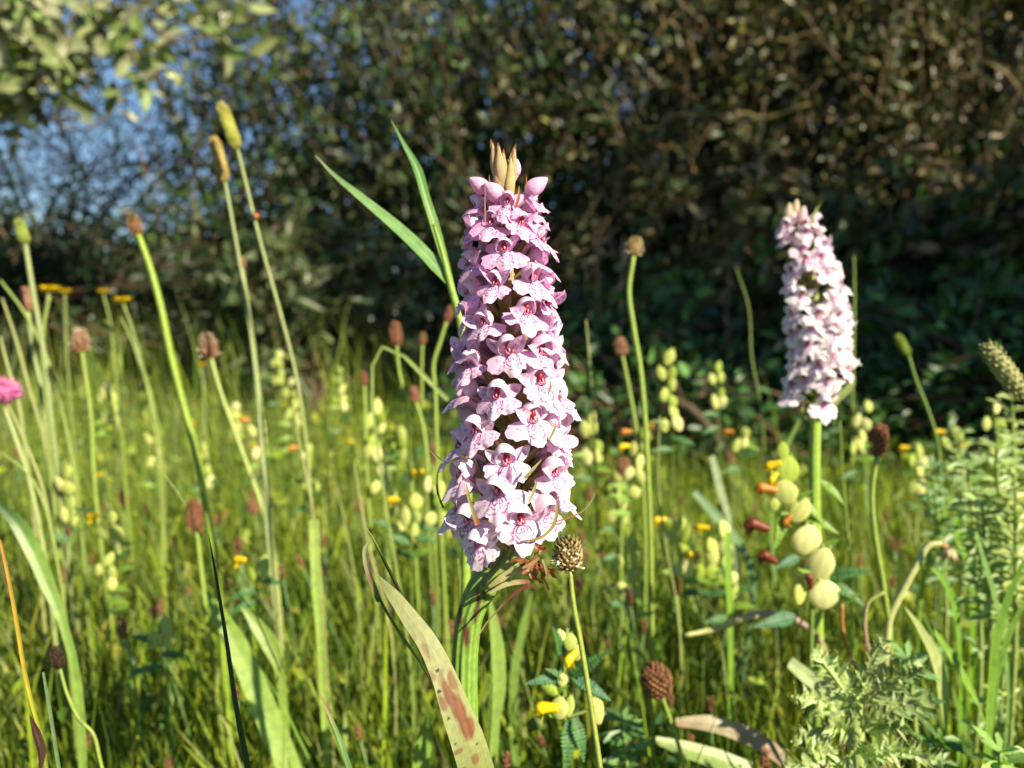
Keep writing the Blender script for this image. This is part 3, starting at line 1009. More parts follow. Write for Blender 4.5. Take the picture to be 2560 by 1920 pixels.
def build_main_orchid():
    D = 0.210
    axpix = [(1262, 400), (1264, 520), (1268, 700), (1272, 900), (1276, 1100), (1278, 1250), (1284, 1340), (1268, 1392), (1236, 1432), (1199, 1480), (1176, 1535), (1164, 1615), (1161, 1700), (1162, 1800), (1168, 1920)]
    ax = [np.array(W(x, y, D)) for x, y in axpix]
    foot = to_ground(ax, 0.006, 0.01)
    root = thing('spotted_orchid', 'tall pink spotted orchid in full bloom with a bent ridged stem', 'orchid', tuple(foot[-1]), 'spotted orchids')
    # stem: grooved, with dark purple-brown blotches
    blots = [(1150, 1545, 5, 26), (1166, 1588, 7, 30), (1196, 1500, 5, 34), (1211, 1478, 5, 26), (1188, 1540, 4, 20)]
    bl = [(np.array(W(x, y, D - .003)), w * mpp(D), h * mpp(D)) for x, y, w, h in blots]
    def paint(p, c):
        k = 0
        for q, w, h in bl:
            dx = (p[0] - q[0]) / w; dz = (p[2] - q[2]) / h
            k = max(k, 1.4 - math.hypot(dx, dz))
        k = max(0, min(1, k * 1.6)) if p[1] < D else 0
        return c * (1 - k) + np.array((0.07, 0.018, 0.015)) * k
    st = MB(foot[-1])
    rad = [1.0, 1.5, 2.0, 2.3, 2.6, 2.8, 3.0, 3.6, 4.1, 3.6, 3.3, 3.2, 3.2, 3.3, 3.4, 3.4, 3.4]
    gs = (0.15, 0.26, 0.04)
    cs = [(0.25, 0.20, 0.10)] * 6 + [(0.17, 0.24, 0.06)] * 3 + [gs] * 8
    st.tube(foot, [r * MM for r in rad[:len(foot)]], cs[:len(foot)], seg=44, sub=9, ridges=11, rdepth=.085, paint=paint)
    st.build('stem', M_STEM, root)

    seen = [(1268, 524, 0), (1332, 507, 0), (1190, 520, 1), (1336, 597, 0), (1262, 637, 0), (1188, 580, 0), (1378, 606, 0), (1373, 535, 0), (1172, 664, 0),
            (1327, 702, 0), (1240, 717, 0), (1390, 660, 0), (1176, 735, 0), (1386, 728, 0), (1310, 786, 0), (1214, 812, 0), (1274, 877, 0), (1374, 762, 0),
            (1172, 790, 0), (1392, 826, 0), (1366, 858, 0), (1188, 909, 0), (1155, 880, 0), (1340, 952, 0), (1248, 983, 0), (1398, 920, 0), (1160, 985, 0),
            (1325, 1039, 0), (1402, 990, 0), (1201, 1068, 0), (1385, 1060, 0), (1267, 1135, 0), (1142, 1110, 0), (1410, 1100, 0), (1252, 1205, 0), (1372, 1170, 0),
            (1168, 1180, 0), (1301, 1273, 0), (1180, 1282, 0), (1136, 1265, 0), (1408, 1232, 0), (1356, 1258, 0), (1208, 1330, 0), (1420, 1165, 0), (1345, 880, 0), (1300, 570, 0)]
    rows = []
    def Rt(y):
        return np.interp(y, [480, 600, 800, 1100, 1300], [6.6, 8.4, 10.2, 12.6, 13.2]) * MM
    for px, py, kind in seen:
        a = axis_at(ax, W(1280, py, D).z)
        apx = np.interp(py, [p[1] for p in axpix], [p[0] for p in axpix])
        R = Rt(py)
        s = (px - apx) * mpp(D) / R
        az = math.asin(max(-.97, min(.97, s)))
        rows.append((py, az))
    # smaller florets that fill the places between
    def spot(py, az):
        a = axis_at(ax, W(1280, py, D).z); R = Rt(py)
        return np.array((a[0] + R * math.sin(az), a[1] - R * math.cos(az), W(1280, py, D).z))
    have = [spot(py, az) for py, az in rows]
    for k in range(900):
        py = random.uniform(505, 1290); az = random.uniform(-1.5, 1.5)
        q = spot(py, az)
        if min(np.linalg.norm(q - h) for h in have) > np.interp(py, [500, 900, 1300], [5.6, 7.0, 7.8]) * MM:
            have.append(q); rows.append((py, az))
    # the far side of the spike, never quite hidden between the front flowers
    for k in range(40):
        py = 500 + 760 * ((k + .5) / 40)
        az = math.pi * (.56 + .88 * ((k * .618) % 1))
        rows.append((py, az))
    for py, az in rows:
        z = W(1280, py, D).z
        a = axis_at(ax, z)
        R = Rt(py) * random.uniform(.95, 1.05)
        out = np.array((math.sin(az), -math.cos(az), 0))
        pos = np.array((a[0], a[1], z)) + out * R
        y01 = np.clip((py - 480) / 850, 0, 1)
        sc = np.interp(py, [480, 650, 850, 1400], [.62, .76, .88, .94]) * random.uniform(.93, 1.07)
        t = np.array((0.80, 0.40, 0.69)) * (1 - y01) + np.array((0.87, 0.70, 0.82)) * y01
        tilt = np.interp(py, [480, 700, 1200, 1350], [.30, .14, .06, -.02]) + random.gauss(0, .09)
        add_flower(root, pos, az + random.gauss(0, .10), tilt, random.gauss(0, .13), sc, t, max(.55, min(1.25, R / (9.5 * MM * sc))))
        # its bract, longer towards the foot of the spike
        ln = np.interp(py, [480, 900, 1350], [9, 14, 20]) * MM * random.uniform(.8, 1.15)
        zz = z - R * .75
        b = axis_at(ax, zz)
        gcol = (0.20, 0.20, 0.055); tcol = (0.22, 0.10, 0.05) if py < 750 else (0.24, 0.20, 0.06)
        bract(root, np.array((b[0], b[1], zz)) + out * 1.2 * MM, az + random.uniform(-.35, .35), ln, 2.4 * MM, random.uniform(.75, 1.1), gcol, tcol)
    # unopened buds at the tip
    def bud(px, py, l, w, ax2, col, tip=None, d=D - .004, pinch=.35):
        p = np.array(W(px, py, d))
        mb = MB(p)
        dirv = np.array((ax2[0], -.15, ax2[1]))
        mb.blob(p, (w * mpp(d) * .5, w * mpp(d) * .5, l * mpp(d) * .5), (1, 1, 1), axis=dirv, seg=14, rings=12, shape=lambda h: (1 - .28 * h) * (1 - pinch * max(0, h) ** 2), ribs=0)
        mb.pale = [.12 + .3 * (k % 5 == 0) for k in range(len(mb.v))]
        o = mb.build('bud', M_PETAL, root)
        o.color = (*col, 1)
        st_ = axis_at(ax, p[2] - .004)
        tb = MB(p)
        tb.tube([p - dirv / np.linalg.norm(dirv) * l * mpp(d) * .4, (p + st_) / 2 + np.array((0, 0, -.002)), st_ + np.array((0, 0, -.003))], [1.0 * MM, 1.1 * MM, .9 * MM], (0.52, 0.30, 0.36), seg=8, sub=4)
        sk = link_obj('stalk', tb.mesh('stalk', M_STEM), o)
        return o
    pk = (0.80, 0.43, 0.66)
    bud(1197, 462, 58, 40, (-.8, .55), pk)
    bud(1233, 478, 62, 44, (-.75, .65), pk, d=D - .006)
    bud(1342, 464, 66, 42, (.75, .5), (0.80, 0.45, 0.72), d=D - .004)
    bud(1290, 420, 44, 26, (.15, 1), (0.72, 0.45, 0.78), d=D + .003)
    for px, py, l, w, dx, c in ((1236, 405, 92, 22, -.12, (0.50, 0.36, 0.22)), (1249, 412, 90, 24, -.05, (0.52, 0.40, 0.22)), (1258, 432, 96, 26, .02, (0.50, 0.42, 0.20)),
                                (1275, 455, 120, 26, .04, (0.52, 0.46, 0.21)), (1282, 420, 96, 22, .10, (0.48, 0.40, 0.24)), (1246, 445, 80, 26, -.1, (0.48, 0.34, 0.22))):
        p = np.array(W(px, py, D - .002 - .002 * random.random()))
        mb = MB(p)
        h = l * mpp(D) * .5
        dv = np.array((dx, -.05, 1.0))
        mb.blob(p, (w * mpp(D) * .5, w * mpp(D) * .42, h), c, axis=dv, seg=12, rings=10, shape=lambda q: (1 - .45 * max(0, q)) * (1 - .3 * max(0, q) ** 2), ribs=3)
        o = mb.build('bud', M_CALYX, root)
        tip = MB(p)
        tp = p + dv / np.linalg.norm(dv) * h * .7
        tip.ribbon([tp, tp + dv * h * .25, tp + dv * h * .5 + np.array((dx * .002, 0, 0))], [1.2 * MM, .9 * MM, .1 * MM], (0.36, 0.17, 0.08), across=3, sub=3, fold=.4)
        link_obj('bract_tip', tip.mesh('bract_tip', M_LEAF), o)
    def freebract(path, widths, cols, d, face=(0, -1, .2), fold=.3, twist=0.0):
        pts = pix(path, d)
        mb = MB(pts[0])
        mb.ribbon(pts, [w * mpp(D) * .52 for w in widths], cols, face=face, fold=fold, sub=6, across=5, twist=twist)
        mb.build('bract', M_LEAF, root)
    red = (0.32, 0.11, 0.045); ol = (0.26, 0.25, 0.085); olp = (0.36, 0.36, 0.17)
    freebract([(1288, 520), (1296, 495), (1298, 465)], [12, 14, 2], [red, red, (0.40, 0.20, 0.08)], D - .010)
    freebract([(1316, 475), (1317, 455), (1315, 435)], [5, 6, 1], [red, red], D - .006)
    freebract([(1214, 560), (1213, 510), (1213, 465)], [5, 6, 2], [(0.35, 0.2, 0.14), (0.35, 0.2, 0.14)], D - .012)
    freebract([(1232, 475), (1224, 450), (1223, 436)], [5, 5, 1], [red, red], D - .006)
    # long pale bracts among the lower flowers
    freebract([(1195, 1312), (1180, 1270), (1170, 1235), (1166, 1210)], [26, 18, 14, 3], [red, ol, ol, (0.34, 0.28, 0.10)], D - .018)
    freebract([(1312, 1195), (1335, 1170), (1355, 1148)], [14, 13, 3], [ol, olp, olp], D - .019)
    freebract([(1322, 1255), (1333, 1230), (1342, 1205)], [10, 14, 8], [olp, olp, ol], D - .017)
    freebract([(1300, 1354), (1350, 1345), (1385, 1310), (1392, 1270), (1390, 1255)], [6, 12, 17, 14, 4], [(0.22, 0.16, 0.06), ol, (0.32, 0.26, 0.10), (0.36, 0.28, 0.13)], D - .018)
    freebract([(1380, 1306), (1420, 1295), (1460, 1275), (1485, 1240), (1487, 1232)], [5, 7, 7, 5, 2], [red, (0.26, 0.13, 0.07), ol, (0.36, 0.29, 0.12)], D - .013)
    freebract([(1115, 1160), (1092, 1142), (1076, 1126)], [14, 12, 3], [G_MID, (0.14, 0.17, 0.05), (0.10, 0.10, 0.04)], D - .005)
    freebract([(1108, 1270), (1094, 1230), (1095, 1180), (1102, 1160)], [10, 10, 8, 6], [G_DARK, (0.08, 0.11, 0.04), (0.08, 0.11, 0.04)], D - .006)
    freebract([(1372, 1100), (1385, 1075), (1390, 1050)], [12, 10, 2], [olp, ol, ol], D - .020)
    freebract([(1370, 985), (1376, 965), (1374, 948)], [8, 9, 2], [ol, (0.3, 0.2, 0.1), ol], D - .020)
    # empty lower bracts below the flowers, right of the bend
    freebract([(1210, 1475), (1245, 1440), (1280, 1400), (1300, 1370), (1296, 1362)], [20, 34, 30, 20, 6], [G_STEM, G_PALE, G_PALE, olp], D - .008)
    freebract([(1222, 1468), (1255, 1445), (1290, 1425), (1314, 1418)], [14, 34, 36, 16], [ol, (0.40, 0.38, 0.17), (0.40, 0.38, 0.17), (0.36, 0.33, 0.16)], D - .010)
    freebract([(1226, 1482), (1262, 1462), (1300, 1455), (1322, 1456), (1312, 1475)], [12, 22, 22, 16, 10], [(0.40, 0.38, 0.18), (0.42, 0.38, 0.2), (0.22, 0.08, 0.05), (0.16, 0.04, 0.03)], D - .011, twist=.5)
    freebract([(1318, 1462), (1280, 1490), (1245, 1525), (1215, 1560), (1186, 1608)], [12, 14, 8, 7, 3], [(0.15, 0.04, 0.03), (0.16, 0.05, 0.035), (0.30, 0.22, 0.10), (0.28, 0.26, 0.10)], D - .012)
    # withered brown flower
    wf = np.array(W(1340, 1402, D - .010))
    mb = MB(wf)
    r_ = np.random.default_rng(5)
    for k in range(13):
        a = wf + r_.normal(size=3) * np.array((.0012, .001, .0012))
        dv = np.array((r_.normal() * .7 + .1, -.3 + r_.normal() * .4, r_.normal() * .6 - .35)); dv /= np.linalg.norm(dv)
        L = (3.0 + 2.6 * r_.random()) * MM
        c = np.array((0.30, 0.115, 0.045)) * (0.55 + .8 * r_.random())
        mb.ribbon([a, a + dv * L * .5 + r_.normal(size=3) * .0006, a + dv * L + r_.normal(size=3) * .001], [.8 * MM, (2.0 + r_.random()) * MM, .7 * MM], c, face=r_.normal(size=3), fold=.5, across=5, sub=5, wave=.5)
    o = mb.build('withered_flower', M_LEAF, root); o['label'] = 'shrivelled rust brown flower hanging at the foot of the spike'
    freebract([(1282, 1370), (1305, 1360), (1335, 1362), (1352, 1385)], [14, 26, 26, 14], [(0.18, 0.06, 0.035), (0.17, 0.06, 0.035), (0.2, 0.08, 0.04)], D - .012, twist=.4)
    freebract([(1348, 1395), (1330, 1408), (1306, 1420)], [10, 16, 8], [(0.34, 0.2, 0.1), (0.36, 0.22, 0.11)], D - .014)
    freebract([(1358, 1398), (1366, 1425), (1369, 1455)], [16, 14, 2], [(0.26, 0.24, 0.09), ol, (0.24, 0.12, 0.05)], D - .014)
    # leaf standing beside the stem: pale underside with rusty patches
    rust = np.array((0.17, 0.070, 0.032))
    pats = [(1122, 1735, 11, 46, 1.0), (1146, 1772, 14, 46, 1.0), (1168, 1816, 16, 30, 1.0), (1130, 1708, 8, 26, .8), (1064, 1629, 7, 20, .6), (1080, 1690, 10, 13, .6), (1103, 1683, 6, 9, .5), (1108, 1752, 8, 22, .8),
            (1148, 1868, 12, 7, .7), (1188, 1896, 9, 14, .8), (1160, 1915, 10, 6, .7), (930, 1448, 7, 24, .8), (1035, 1600, 4, 8, .4)]
    dots = [(1094, 1677, 3.5), (1099, 1724, 4), (1123, 1787, 2.5), (1192, 1862, 2.5), (1140, 1848, 2.5)]
    dl = .196
    pw = [(np.array(W(x, y, dl)), w * mpp(dl), h * mpp(dl), s) for x, y, w, h, s in pats]
    dw = [(np.array(W(x, y, dl)), r * mpp(dl)) for x, y, r in dots]
    rn = np.random.default_rng(3)
    def lpaint(p, c, u, t):
        k = 0
        for q, w, h, s in pw:
            dx = p[0] - q[0]; dz = p[2] - q[2]
            # patches run along the blade
            al = dx * .42 - dz * .9; ac = dx * .9 + dz * .42
            v = 1.25 - math.hypot(ac / w, al / h) + .16 * math.sin(p[0] * 3100 + 1.3) * math.sin(p[2] * 620 + p[0] * 900) 
            k = max(k, min(1, max(0, v * 2.2)) * s)
        c = c * (1 - k) + rust * (1 + .15 * math.sin(p[0] * 4200 + p[2] * 1300)) * k
        for q, r in dw:
            if math.hypot(p[0] - q[0], p[2] - q[2]) < r * 1.3:
                c = np.array((0.03, 0.03, 0.015))
        return c
    leaf_pix = [(946, 1442), (985, 1490), (1025, 1545), (1068, 1605), (1105, 1680), (1140, 1775), (1172, 1860), (1196, 1940)]
    lw = [8, 34, 46, 54, 64, 80, 92, 96]
    pts = pix(leaf_pix, [.204, .202, .200, .198, .197, .196, .196, .197])
    pts = to_ground(pts, 0.004, .012)
    mb = MB(foot[-1])
    lc = [(0.24, 0.29, 0.10), (0.34, 0.37, 0.16), (0.40, 0.42, 0.20), (0.42, 0.43, 0.21), (0.42, 0.43, 0.20), (0.40, 0.42, 0.18), (0.38, 0.40, 0.16), (0.32, 0.36, 0.12), (0.2, 0.28, 0.06), (0.15, 0.25, 0.05)]
    lc = [tuple(np.array(c) * np.array((.64, .66, .62))) for c in lc]
    mb.ribbon(pts, [w * mpp(.197) for w in lw] + [8 * MM, 5 * MM], lc[:len(pts)], face=(.55, -.8, .1), fold=-.22, sub=22, across=31, paint=lpaint)
    o = mb.build('leaf', M_ORCHLEAF, root); o['label'] = 'pale leaf with rusty brown patches leaning against the stem'
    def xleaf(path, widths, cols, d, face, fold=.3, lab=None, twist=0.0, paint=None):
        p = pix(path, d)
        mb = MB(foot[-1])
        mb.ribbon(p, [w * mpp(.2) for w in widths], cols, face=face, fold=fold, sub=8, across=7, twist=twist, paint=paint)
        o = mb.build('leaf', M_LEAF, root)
        if lab: o['label'] = lab
    # its other half, folded away to the left; shade painted in as dark green
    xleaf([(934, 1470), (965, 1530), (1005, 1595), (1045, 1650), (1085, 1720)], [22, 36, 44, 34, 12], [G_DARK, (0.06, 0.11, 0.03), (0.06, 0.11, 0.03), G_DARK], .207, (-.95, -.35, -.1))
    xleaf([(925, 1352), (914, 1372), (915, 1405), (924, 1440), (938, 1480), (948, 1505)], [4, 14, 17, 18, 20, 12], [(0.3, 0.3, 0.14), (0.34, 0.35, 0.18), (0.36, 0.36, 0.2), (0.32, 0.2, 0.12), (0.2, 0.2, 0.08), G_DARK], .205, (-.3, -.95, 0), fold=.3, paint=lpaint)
    xleaf([(914, 1318), (930, 1345), (955, 1395), (985, 1455), (1020, 1515), (1055, 1550)], [4, 14, 20, 22, 18, 3], [(0.42, 0.42, 0.12), (0.30, 0.32, 0.10), (0.03, 0.05, 0.015), (0.035, 0.05, 0.015), (0.10, 0.12, 0.03), (0.36, 0.34, 0.08)], .205, (-.9, -.42, -.2), fold=.6, lab='rolled leaf tip painted dark for shade with a yellow point')  # shadow in the folded tip is painted into its middle colours
    return root
build_main_orchid()

def build_pale_orchid():
    D = 0.38
    axpix = [(1988, 530), (2005, 610), (2030, 700), (2042, 800), (2046, 900), (2043, 1000), (2038, 1080), (2036, 1200), (2038, 1350), (2042, 1500), (2045, 1640)]
    ax = [np.array(W(x, y, D)) for x, y in axpix]
    foot = to_ground(ax, .004, .006)
    root = thing('spotted_orchid', 'pale washed out orchid with a loose spike on a bright green stem', 'orchid', tuple(foot[-1]), 'spotted orchids')
    st = MB(foot[-1])
    g = (0.24, 0.36, 0.05)
    st.tube(foot, [x * MM for x in [.9, 1.4, 1.9, 2.0, 2.1, 2.2, 2.6, 2.7, 2.7, 2.7, 2.7, 2.7, 2.7]], [(0.25, 0.30, 0.10)] * 3 + [g] * 10, seg=18, sub=5, ridges=6, rdepth=.07)
    st.build('stem', M_STEM, root)
    zz = [(410, 320), (400, 390), (600, 270), (700, 370), (590, 530), (440, 600), (760, 490), (790, 590), (400, 690), (650, 770), (820, 770), (740, 680), (420, 870), (530, 950), (640, 950),
          (770, 910), (640, 1020), (830, 1030), (440, 1090), (570, 1180), (820, 1120), (420, 1240), (610, 1280), (750, 1210), (440, 1320), (590, 1430), (500, 360), (550, 300), (480, 470), (830, 950), (420, 990), (700, 1080), (430, 1400), (480, 760), (620, 620), (690, 870), (520, 1060), (500, 1280), (700, 980), (560, 880), (760, 1080), (500, 540), (660, 450), (640, 1130), (480, 1180)]
    for zx, zy in zz:
        px, py = 1800 + zx / 2.552, 450 + zy / 2.552
        py -= 6
        apx = np.interp(py, [p[1] for p in axpix], [p[0] for p in axpix])
        R = np.interp(py, [560, 700, 1000], [7.5, 11.5, 13.5]) * MM
        s = (px - apx) * mpp(D) / R
        az = math.asin(max(-.97, min(.97, s)))
        a = axis_at(ax, W(1280, py, D).z)
        out = np.array((math.sin(az), -math.cos(az), 0))
        pos = np.array((a[0], a[1], W(1280, py, D).z)) + out * R
        sc = np.interp(py, [540, 750, 1000], [.72, .92, .95]) * random.uniform(.92, 1.08)
        t = np.array((0.87, 0.74, 0.82)) if py < 680 else np.array((0.89, 0.84, 0.84))
        add_flower(root, pos, az + random.gauss(0, .3), -.05 + random.gauss(0, .15), random.gauss(0, .25), sc, t, max(.6, min(1.3, R / (9.5 * MM * sc))))
        bract(root, np.array((a[0], a[1], pos[2] - R * .75)) + out * MM, az + random.uniform(-.4, .4), random.uniform(11, 18) * MM, 2.6 * MM, random.uniform(.8, 1.1), (0.26, 0.34, 0.09), (0.34, 0.38, 0.14))
    for px, py, l, w in ((1970, 530, 46, 22), (1988, 520, 44, 22), (1980, 545, 42, 22), (2005, 540, 50, 26), (1960, 575, 40, 24)):
        p = np.array(W(px, py, D - .003))
        mb = MB(p)
        mb.blob(p, (w * mpp(D) * .5, w * mpp(D) * .5, l * mpp(D) * .5), (0.62, 0.52, 0.36) if py < 538 else (0.75, 0.55, 0.62), seg=10, rings=8, axis=(.15, -.1, 1), shape=lambda h: 1 - .35 * max(0, h))
        mb.build('bud', M_CALYX, root)
    for path, w in ([[(2060, 1020), (2100, 990), (2130, 960), (2138, 940)], [8, 20, 16, 3]], [[(2050, 1040), (2085, 1010), (2110, 985)], [8, 16, 4]], [[(2035, 1060), (2005, 1035), (1985, 1010)], [8, 12, 3]]):
        pts = pix(path, D - .004)
        mb = MB(pts[0])
        mb.ribbon(pts, [q * mpp(D) for q in w], (0.26, 0.33, 0.10), face=(0, -1, .3), fold=.3)
        mb.build('bract', M_LEAF, root)
build_pale_orchid()

# ------------------------------------------------------------------ heads, calyxes and other plants
def plantain_head_mesh(seed, L=12.0, Wd=6.5, col=(0.30, 0.15, 0.08), tipc=(0.16, 0.12, 0.05), anthers=0.0, n=95, size=1.0):
    """ribwort head: overlapping scales round a cone, point up, its foot at the origin"""
    r_ = np.random.default_rng(seed)
    mb = MB()
    mb.blob((0, 0, L * .5 * MM), (Wd * .40 * MM, Wd * .40 * MM, L * .5 * MM), np.array(col) * .6, seg=10, rings=8)
    for k in range(n):
        t = (k + .5) / n
        ph = k * 2.39996
        h = L * t
        rr = Wd * .40 * math.sqrt(max(.02, 1 - (2 * t - 1) ** 2))
        out = np.array((math.cos(ph), math.sin(ph), 0))
        p = out * rr * MM + np.array((0, 0, h * MM))
        up = .9 if t > .3 else .2 + 2.2 * t
        d = out * (1.0 - .55 * t) + np.array((0, 0, up))
        c = np.array(col) * (1 - t) + np.array(tipc) * t
        c = c * (0.6 + .85 * r_.random())
        mb.scale_leaf(p, d, out, (2.3 + .8 * r_.random()) * size * MM, 1.5 * size * MM, c)
        if anthers and r_.random() < anthers and t < .75:
            q = p + out * 2.2 * MM + np.array((0, 0, r_.normal() * MM))
            mb.tube([p, q], [.10 * MM, .10 * MM], (0.6, 0.55, 0.45), seg=4, sub=2, cap=False)
            mb.blob(q, (.55 * MM, .35 * MM, .8 * MM), (0.62, 0.56, 0.44), seg=6, rings=4, axis=r_.normal(size=3))
    return mb.mesh('seed_head', M_HEAD)

HEADS = [plantain_head_mesh(1), plantain_head_mesh(2, 10, 7, (0.34, 0.17, 0.10), (0.25, 0.14, 0.08)), plantain_head_mesh(3, 14, 6.5, (0.30, 0.13, 0.07), (0.22, 0.10, 0.05)),
         plantain_head_mesh(4, 9.5, 7.5, (0.42, 0.30, 0.14), (0.20, 0.17, 0.07), anthers=.25), plantain_head_mesh(5, 11, 7, (0.36, 0.17, 0.09), (0.40, 0.30, 0.2), anthers=.12)]
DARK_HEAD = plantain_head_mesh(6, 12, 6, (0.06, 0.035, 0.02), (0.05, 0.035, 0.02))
CLOVER_DEAD = plantain_head_mesh(7, 13, 12.5, (0.24, 0.12, 0.06), (0.22, 0.10, 0.05), n=120, size=1.5)

def plantain(path, d, headpx, label, variant=0, stemr=1.0, me=None, col=G_STEM, name='ribwort_plantain', cat='plantain', group=None, topc=None, dx=.01):
    """path: pixels from just under the head down the stem; headpx: head length in pixels"""
    pts = to_ground(pix(path, d), dx, .012)
    root = thing(name, label, cat, tuple(pts[-1]), group)
    mb = MB(pts[-1])
    mb.tube(pts, [stemr * .85 * MM, stemr * MM, stemr * MM, stemr * 1.1 * MM], [topc or col, col, col], seg=10, sub=6, ridges=5, rdepth=.10)
    mb.build('stem', M_STEM, root)
    me = me or HEADS[variant]
    t = Vector(pts[0] - pts[1]).normalized()
    zs = max(v.co.z for v in me.vertices)
    s = headpx * mpp(d) / zs
    o = link_obj('seed_head', me, root, Vector(pts[0]) - root.location)
    o.rotation_euler = t.to_track_quat('Z', 'Y').to_euler()
    o.scale = (s, s, s)
    return root

plantain([(1425, 1428), (1432, 1500), (1450, 1600), (1476, 1760), (1500, 1920)], .226, 96, 'flowering plantain head with pale anthers on a thin stem beside the pink orchid', 3, 0.75, col=(0.24, 0.29, 0.06))
plantain([(1584, 640), (1572, 730), (1582, 810), (1600, 920), (1610, 1020), (1618, 1150)], .40, 52, 'tall plantain with a wavy stem standing between the two orchids', 3, 1.3)
plantain([(1556, 890), (1570, 960), (1588, 1060), (1600, 1150)], .50, 52, 'brown plantain head below the wavy stemmed plantain', 1, 1.2)
plantain([(205, 880), (215, 950), (228, 1050), (232, 1150)], .52, 66, 'orange brown plantain head with white anthers beside the tall leaning stems', 4, 1.35)
plantain([(528, 895), (545, 960), (580, 1060), (620, 1170), (655, 1270), (672, 1340)], .50, 70, 'pinkish plantain head with a white tuft leaning over the meadow', 4, 1.4, col=(0.30, 0.36, 0.10))
plantain([(346, 588), (372, 660), (400, 760), (425, 880), (455, 1000), (490, 1130), (515, 1260)], .40, 62, 'tall curved plantain bending its blunt tan head towards the sky gap', 0, 1.8, col=(0.20, 0.29, 0.03))
plantain([(2192, 1142), (2180, 1230), (2186, 1330), (2206, 1450), (2222, 1560)], .35, 88, 'dark bristly plantain head leaning away from the pale orchid', 2, 1.2)
plantain([(1655, 1742), (1670, 1785), (1692, 1850), (1710, 1920)], .34, 92, 'round dead brown clover head low in the grass', me=CLOVER_DEAD, name='dead_clover', cat='clover', stemr=.9)
plantain([(1692, 1490), (1700, 1560), (1706, 1640)], .44, 64, 'reddish brown plantain head above the dead clover', 2, 0.9)
plantain([(1558, 1190), (1556, 1270), (1552, 1400)], .50, 52, 'small brown plantain head under the wavy stemmed plantain', 1, .9)
plantain([(1540, 1075), (1548, 1120), (1560, 1180)], .55, 34, 'tiny brown head on a hair thin stem beside the pink orchid', 0, .7)
plantain([(492, 1330), (500, 1400), (512, 1500)], .46, 88, 'fat pink brown plantain head in the lit meadow', 2, 1.3)
plantain([(1116, 805), (1100, 855), (1084, 908), (1088, 980), (1090, 1060)], .46, 46, 'plantain with a kinked stem close beside the pink orchid', 2, 1.1)
plantain([(992, 865), (998, 930), (1015, 1000), (1020, 1080)], .48, 66, 'double brown plantain head beside the kinked stem', 2, 1.0)
plantain([(1056, 862), (1054, 920), (1056, 1020)], .52, 34, 'small thin plantain head left of the kinked stem', 0, .9)
plantain([(910, 965), (912, 1020), (914, 1100)], .50, 42, 'slim brown plantain bud standing before dark scrub', 2, 1.1)
plantain([(1040, 1005), (1056, 1060), (1068, 1150)], .48, 44, 'pinkish brown plantain head leaning from the pink orchid', 1, 1.2)
plantain([(605, 672), (618, 760), (634, 880), (648, 1000), (660, 1140)], .46, 34, 'small round plantain head on a straight pale stem behind the tall grass heads', 1, 1.3, col=(0.28, 0.31, 0.12))
plantain([(2352, 1358), (2326, 1362), (2290, 1415), (2255, 1480), (2226, 1540), (2215, 1620)], .35, 4, 'thick pale stem arched over with a drooping bud', 4, 1.5, col=(0.36, 0.38, 0.15), name='nodding_flower', cat='flower stem', me=HEADS[3])
plantain([(150, 1672), (168, 1735), (200, 1800), (230, 1830), (250, 1900)], .29, 62, 'dark seed head on a thin bent stem', me=DARK_HEAD, stemr=.6)
plantain([(2105, 1510), (2108, 1580), (2130, 1650), (2152, 1690), (2180, 1800), (2220, 1900)], .34, 10, 'bare orange brown stem beside the thistle', 0, .85, col=(0.34, 0.16, 0.04), name='withered_flower_stalk', cat='stem')
plantain([(2212, 1480), (2172, 1505), (2163, 1540), (2166, 1600), (2176, 1640), (2190, 1720)], .34, 6, 'pink tinged stem with a bent green top beside the thistle', 0, .8, col=(0.36, 0.20, 0.18), topc=(0.25, 0.30, 0.07), name='pink_stalk', cat='stem')
# the drooping bud of the arched stem
def drooping_bud():
    p = np.array(W(2362, 1385, .35))
    root = [o for o in COL.objects if o.name == 'nodding_flower'][0]
    mb = MB(p)
    for k in range(26):
        a = k * 2.4
        out = np.array((math.cos(a), math.sin(a), 0)) * .0016
        mb.scale_leaf(p + out + np.array((.0005, 0, .004)), np.array((.25, -.1, -1)) + out * 160, out + 1e-5, .0085 * random.uniform(.7, 1.1), .0015, (0.48, 0.40, 0.22))
    mb.tube([np.array(W(2352, 1358, .35)), np.array(W(2362, 1366, .35)), p + np.array((0, 0, .004))], [.0014, .0012, .0014], (0.36, 0.22, 0.10), seg=8, sub=4)
    mb.build('bud', M_HEAD, root)
    [c for c in root.children if c.name.startswith('seed_head')]
drooping_bud()

def grass_head_mesh(seed, L, Wd, col, n=240, loose=0.35):
    """dense cylindrical seed head (timothy, foxtail), foot at the origin"""
    r_ = np.random.default_rng(seed)
    mb = MB()
    mb.blob((0, 0, L * .5), (Wd * .48, Wd * .48, L * .5), np.array(col) * .75, seg=10, rings=12, shape=lambda h: 1.25 if abs(h) < .9 else 1.0)
    for k in range(n):
        t = (k + .5) / n
        ph = k * 2.39996
        rr = Wd * .50 * min(1, 4 * t + .5, 4 * (1 - t) + .35)
        out = np.array((math.cos(ph), math.sin(ph), 0))
        p = out * rr + np.array((0, 0, L * t * .96))
        mb.scale_leaf(p, out * loose + np.array((0, 0, 1.0)), out, Wd * .42, Wd * .17, np.array(col) * (0.65 + .7 * r_.random()))
    return mb.mesh('seed_head', M_HEAD)

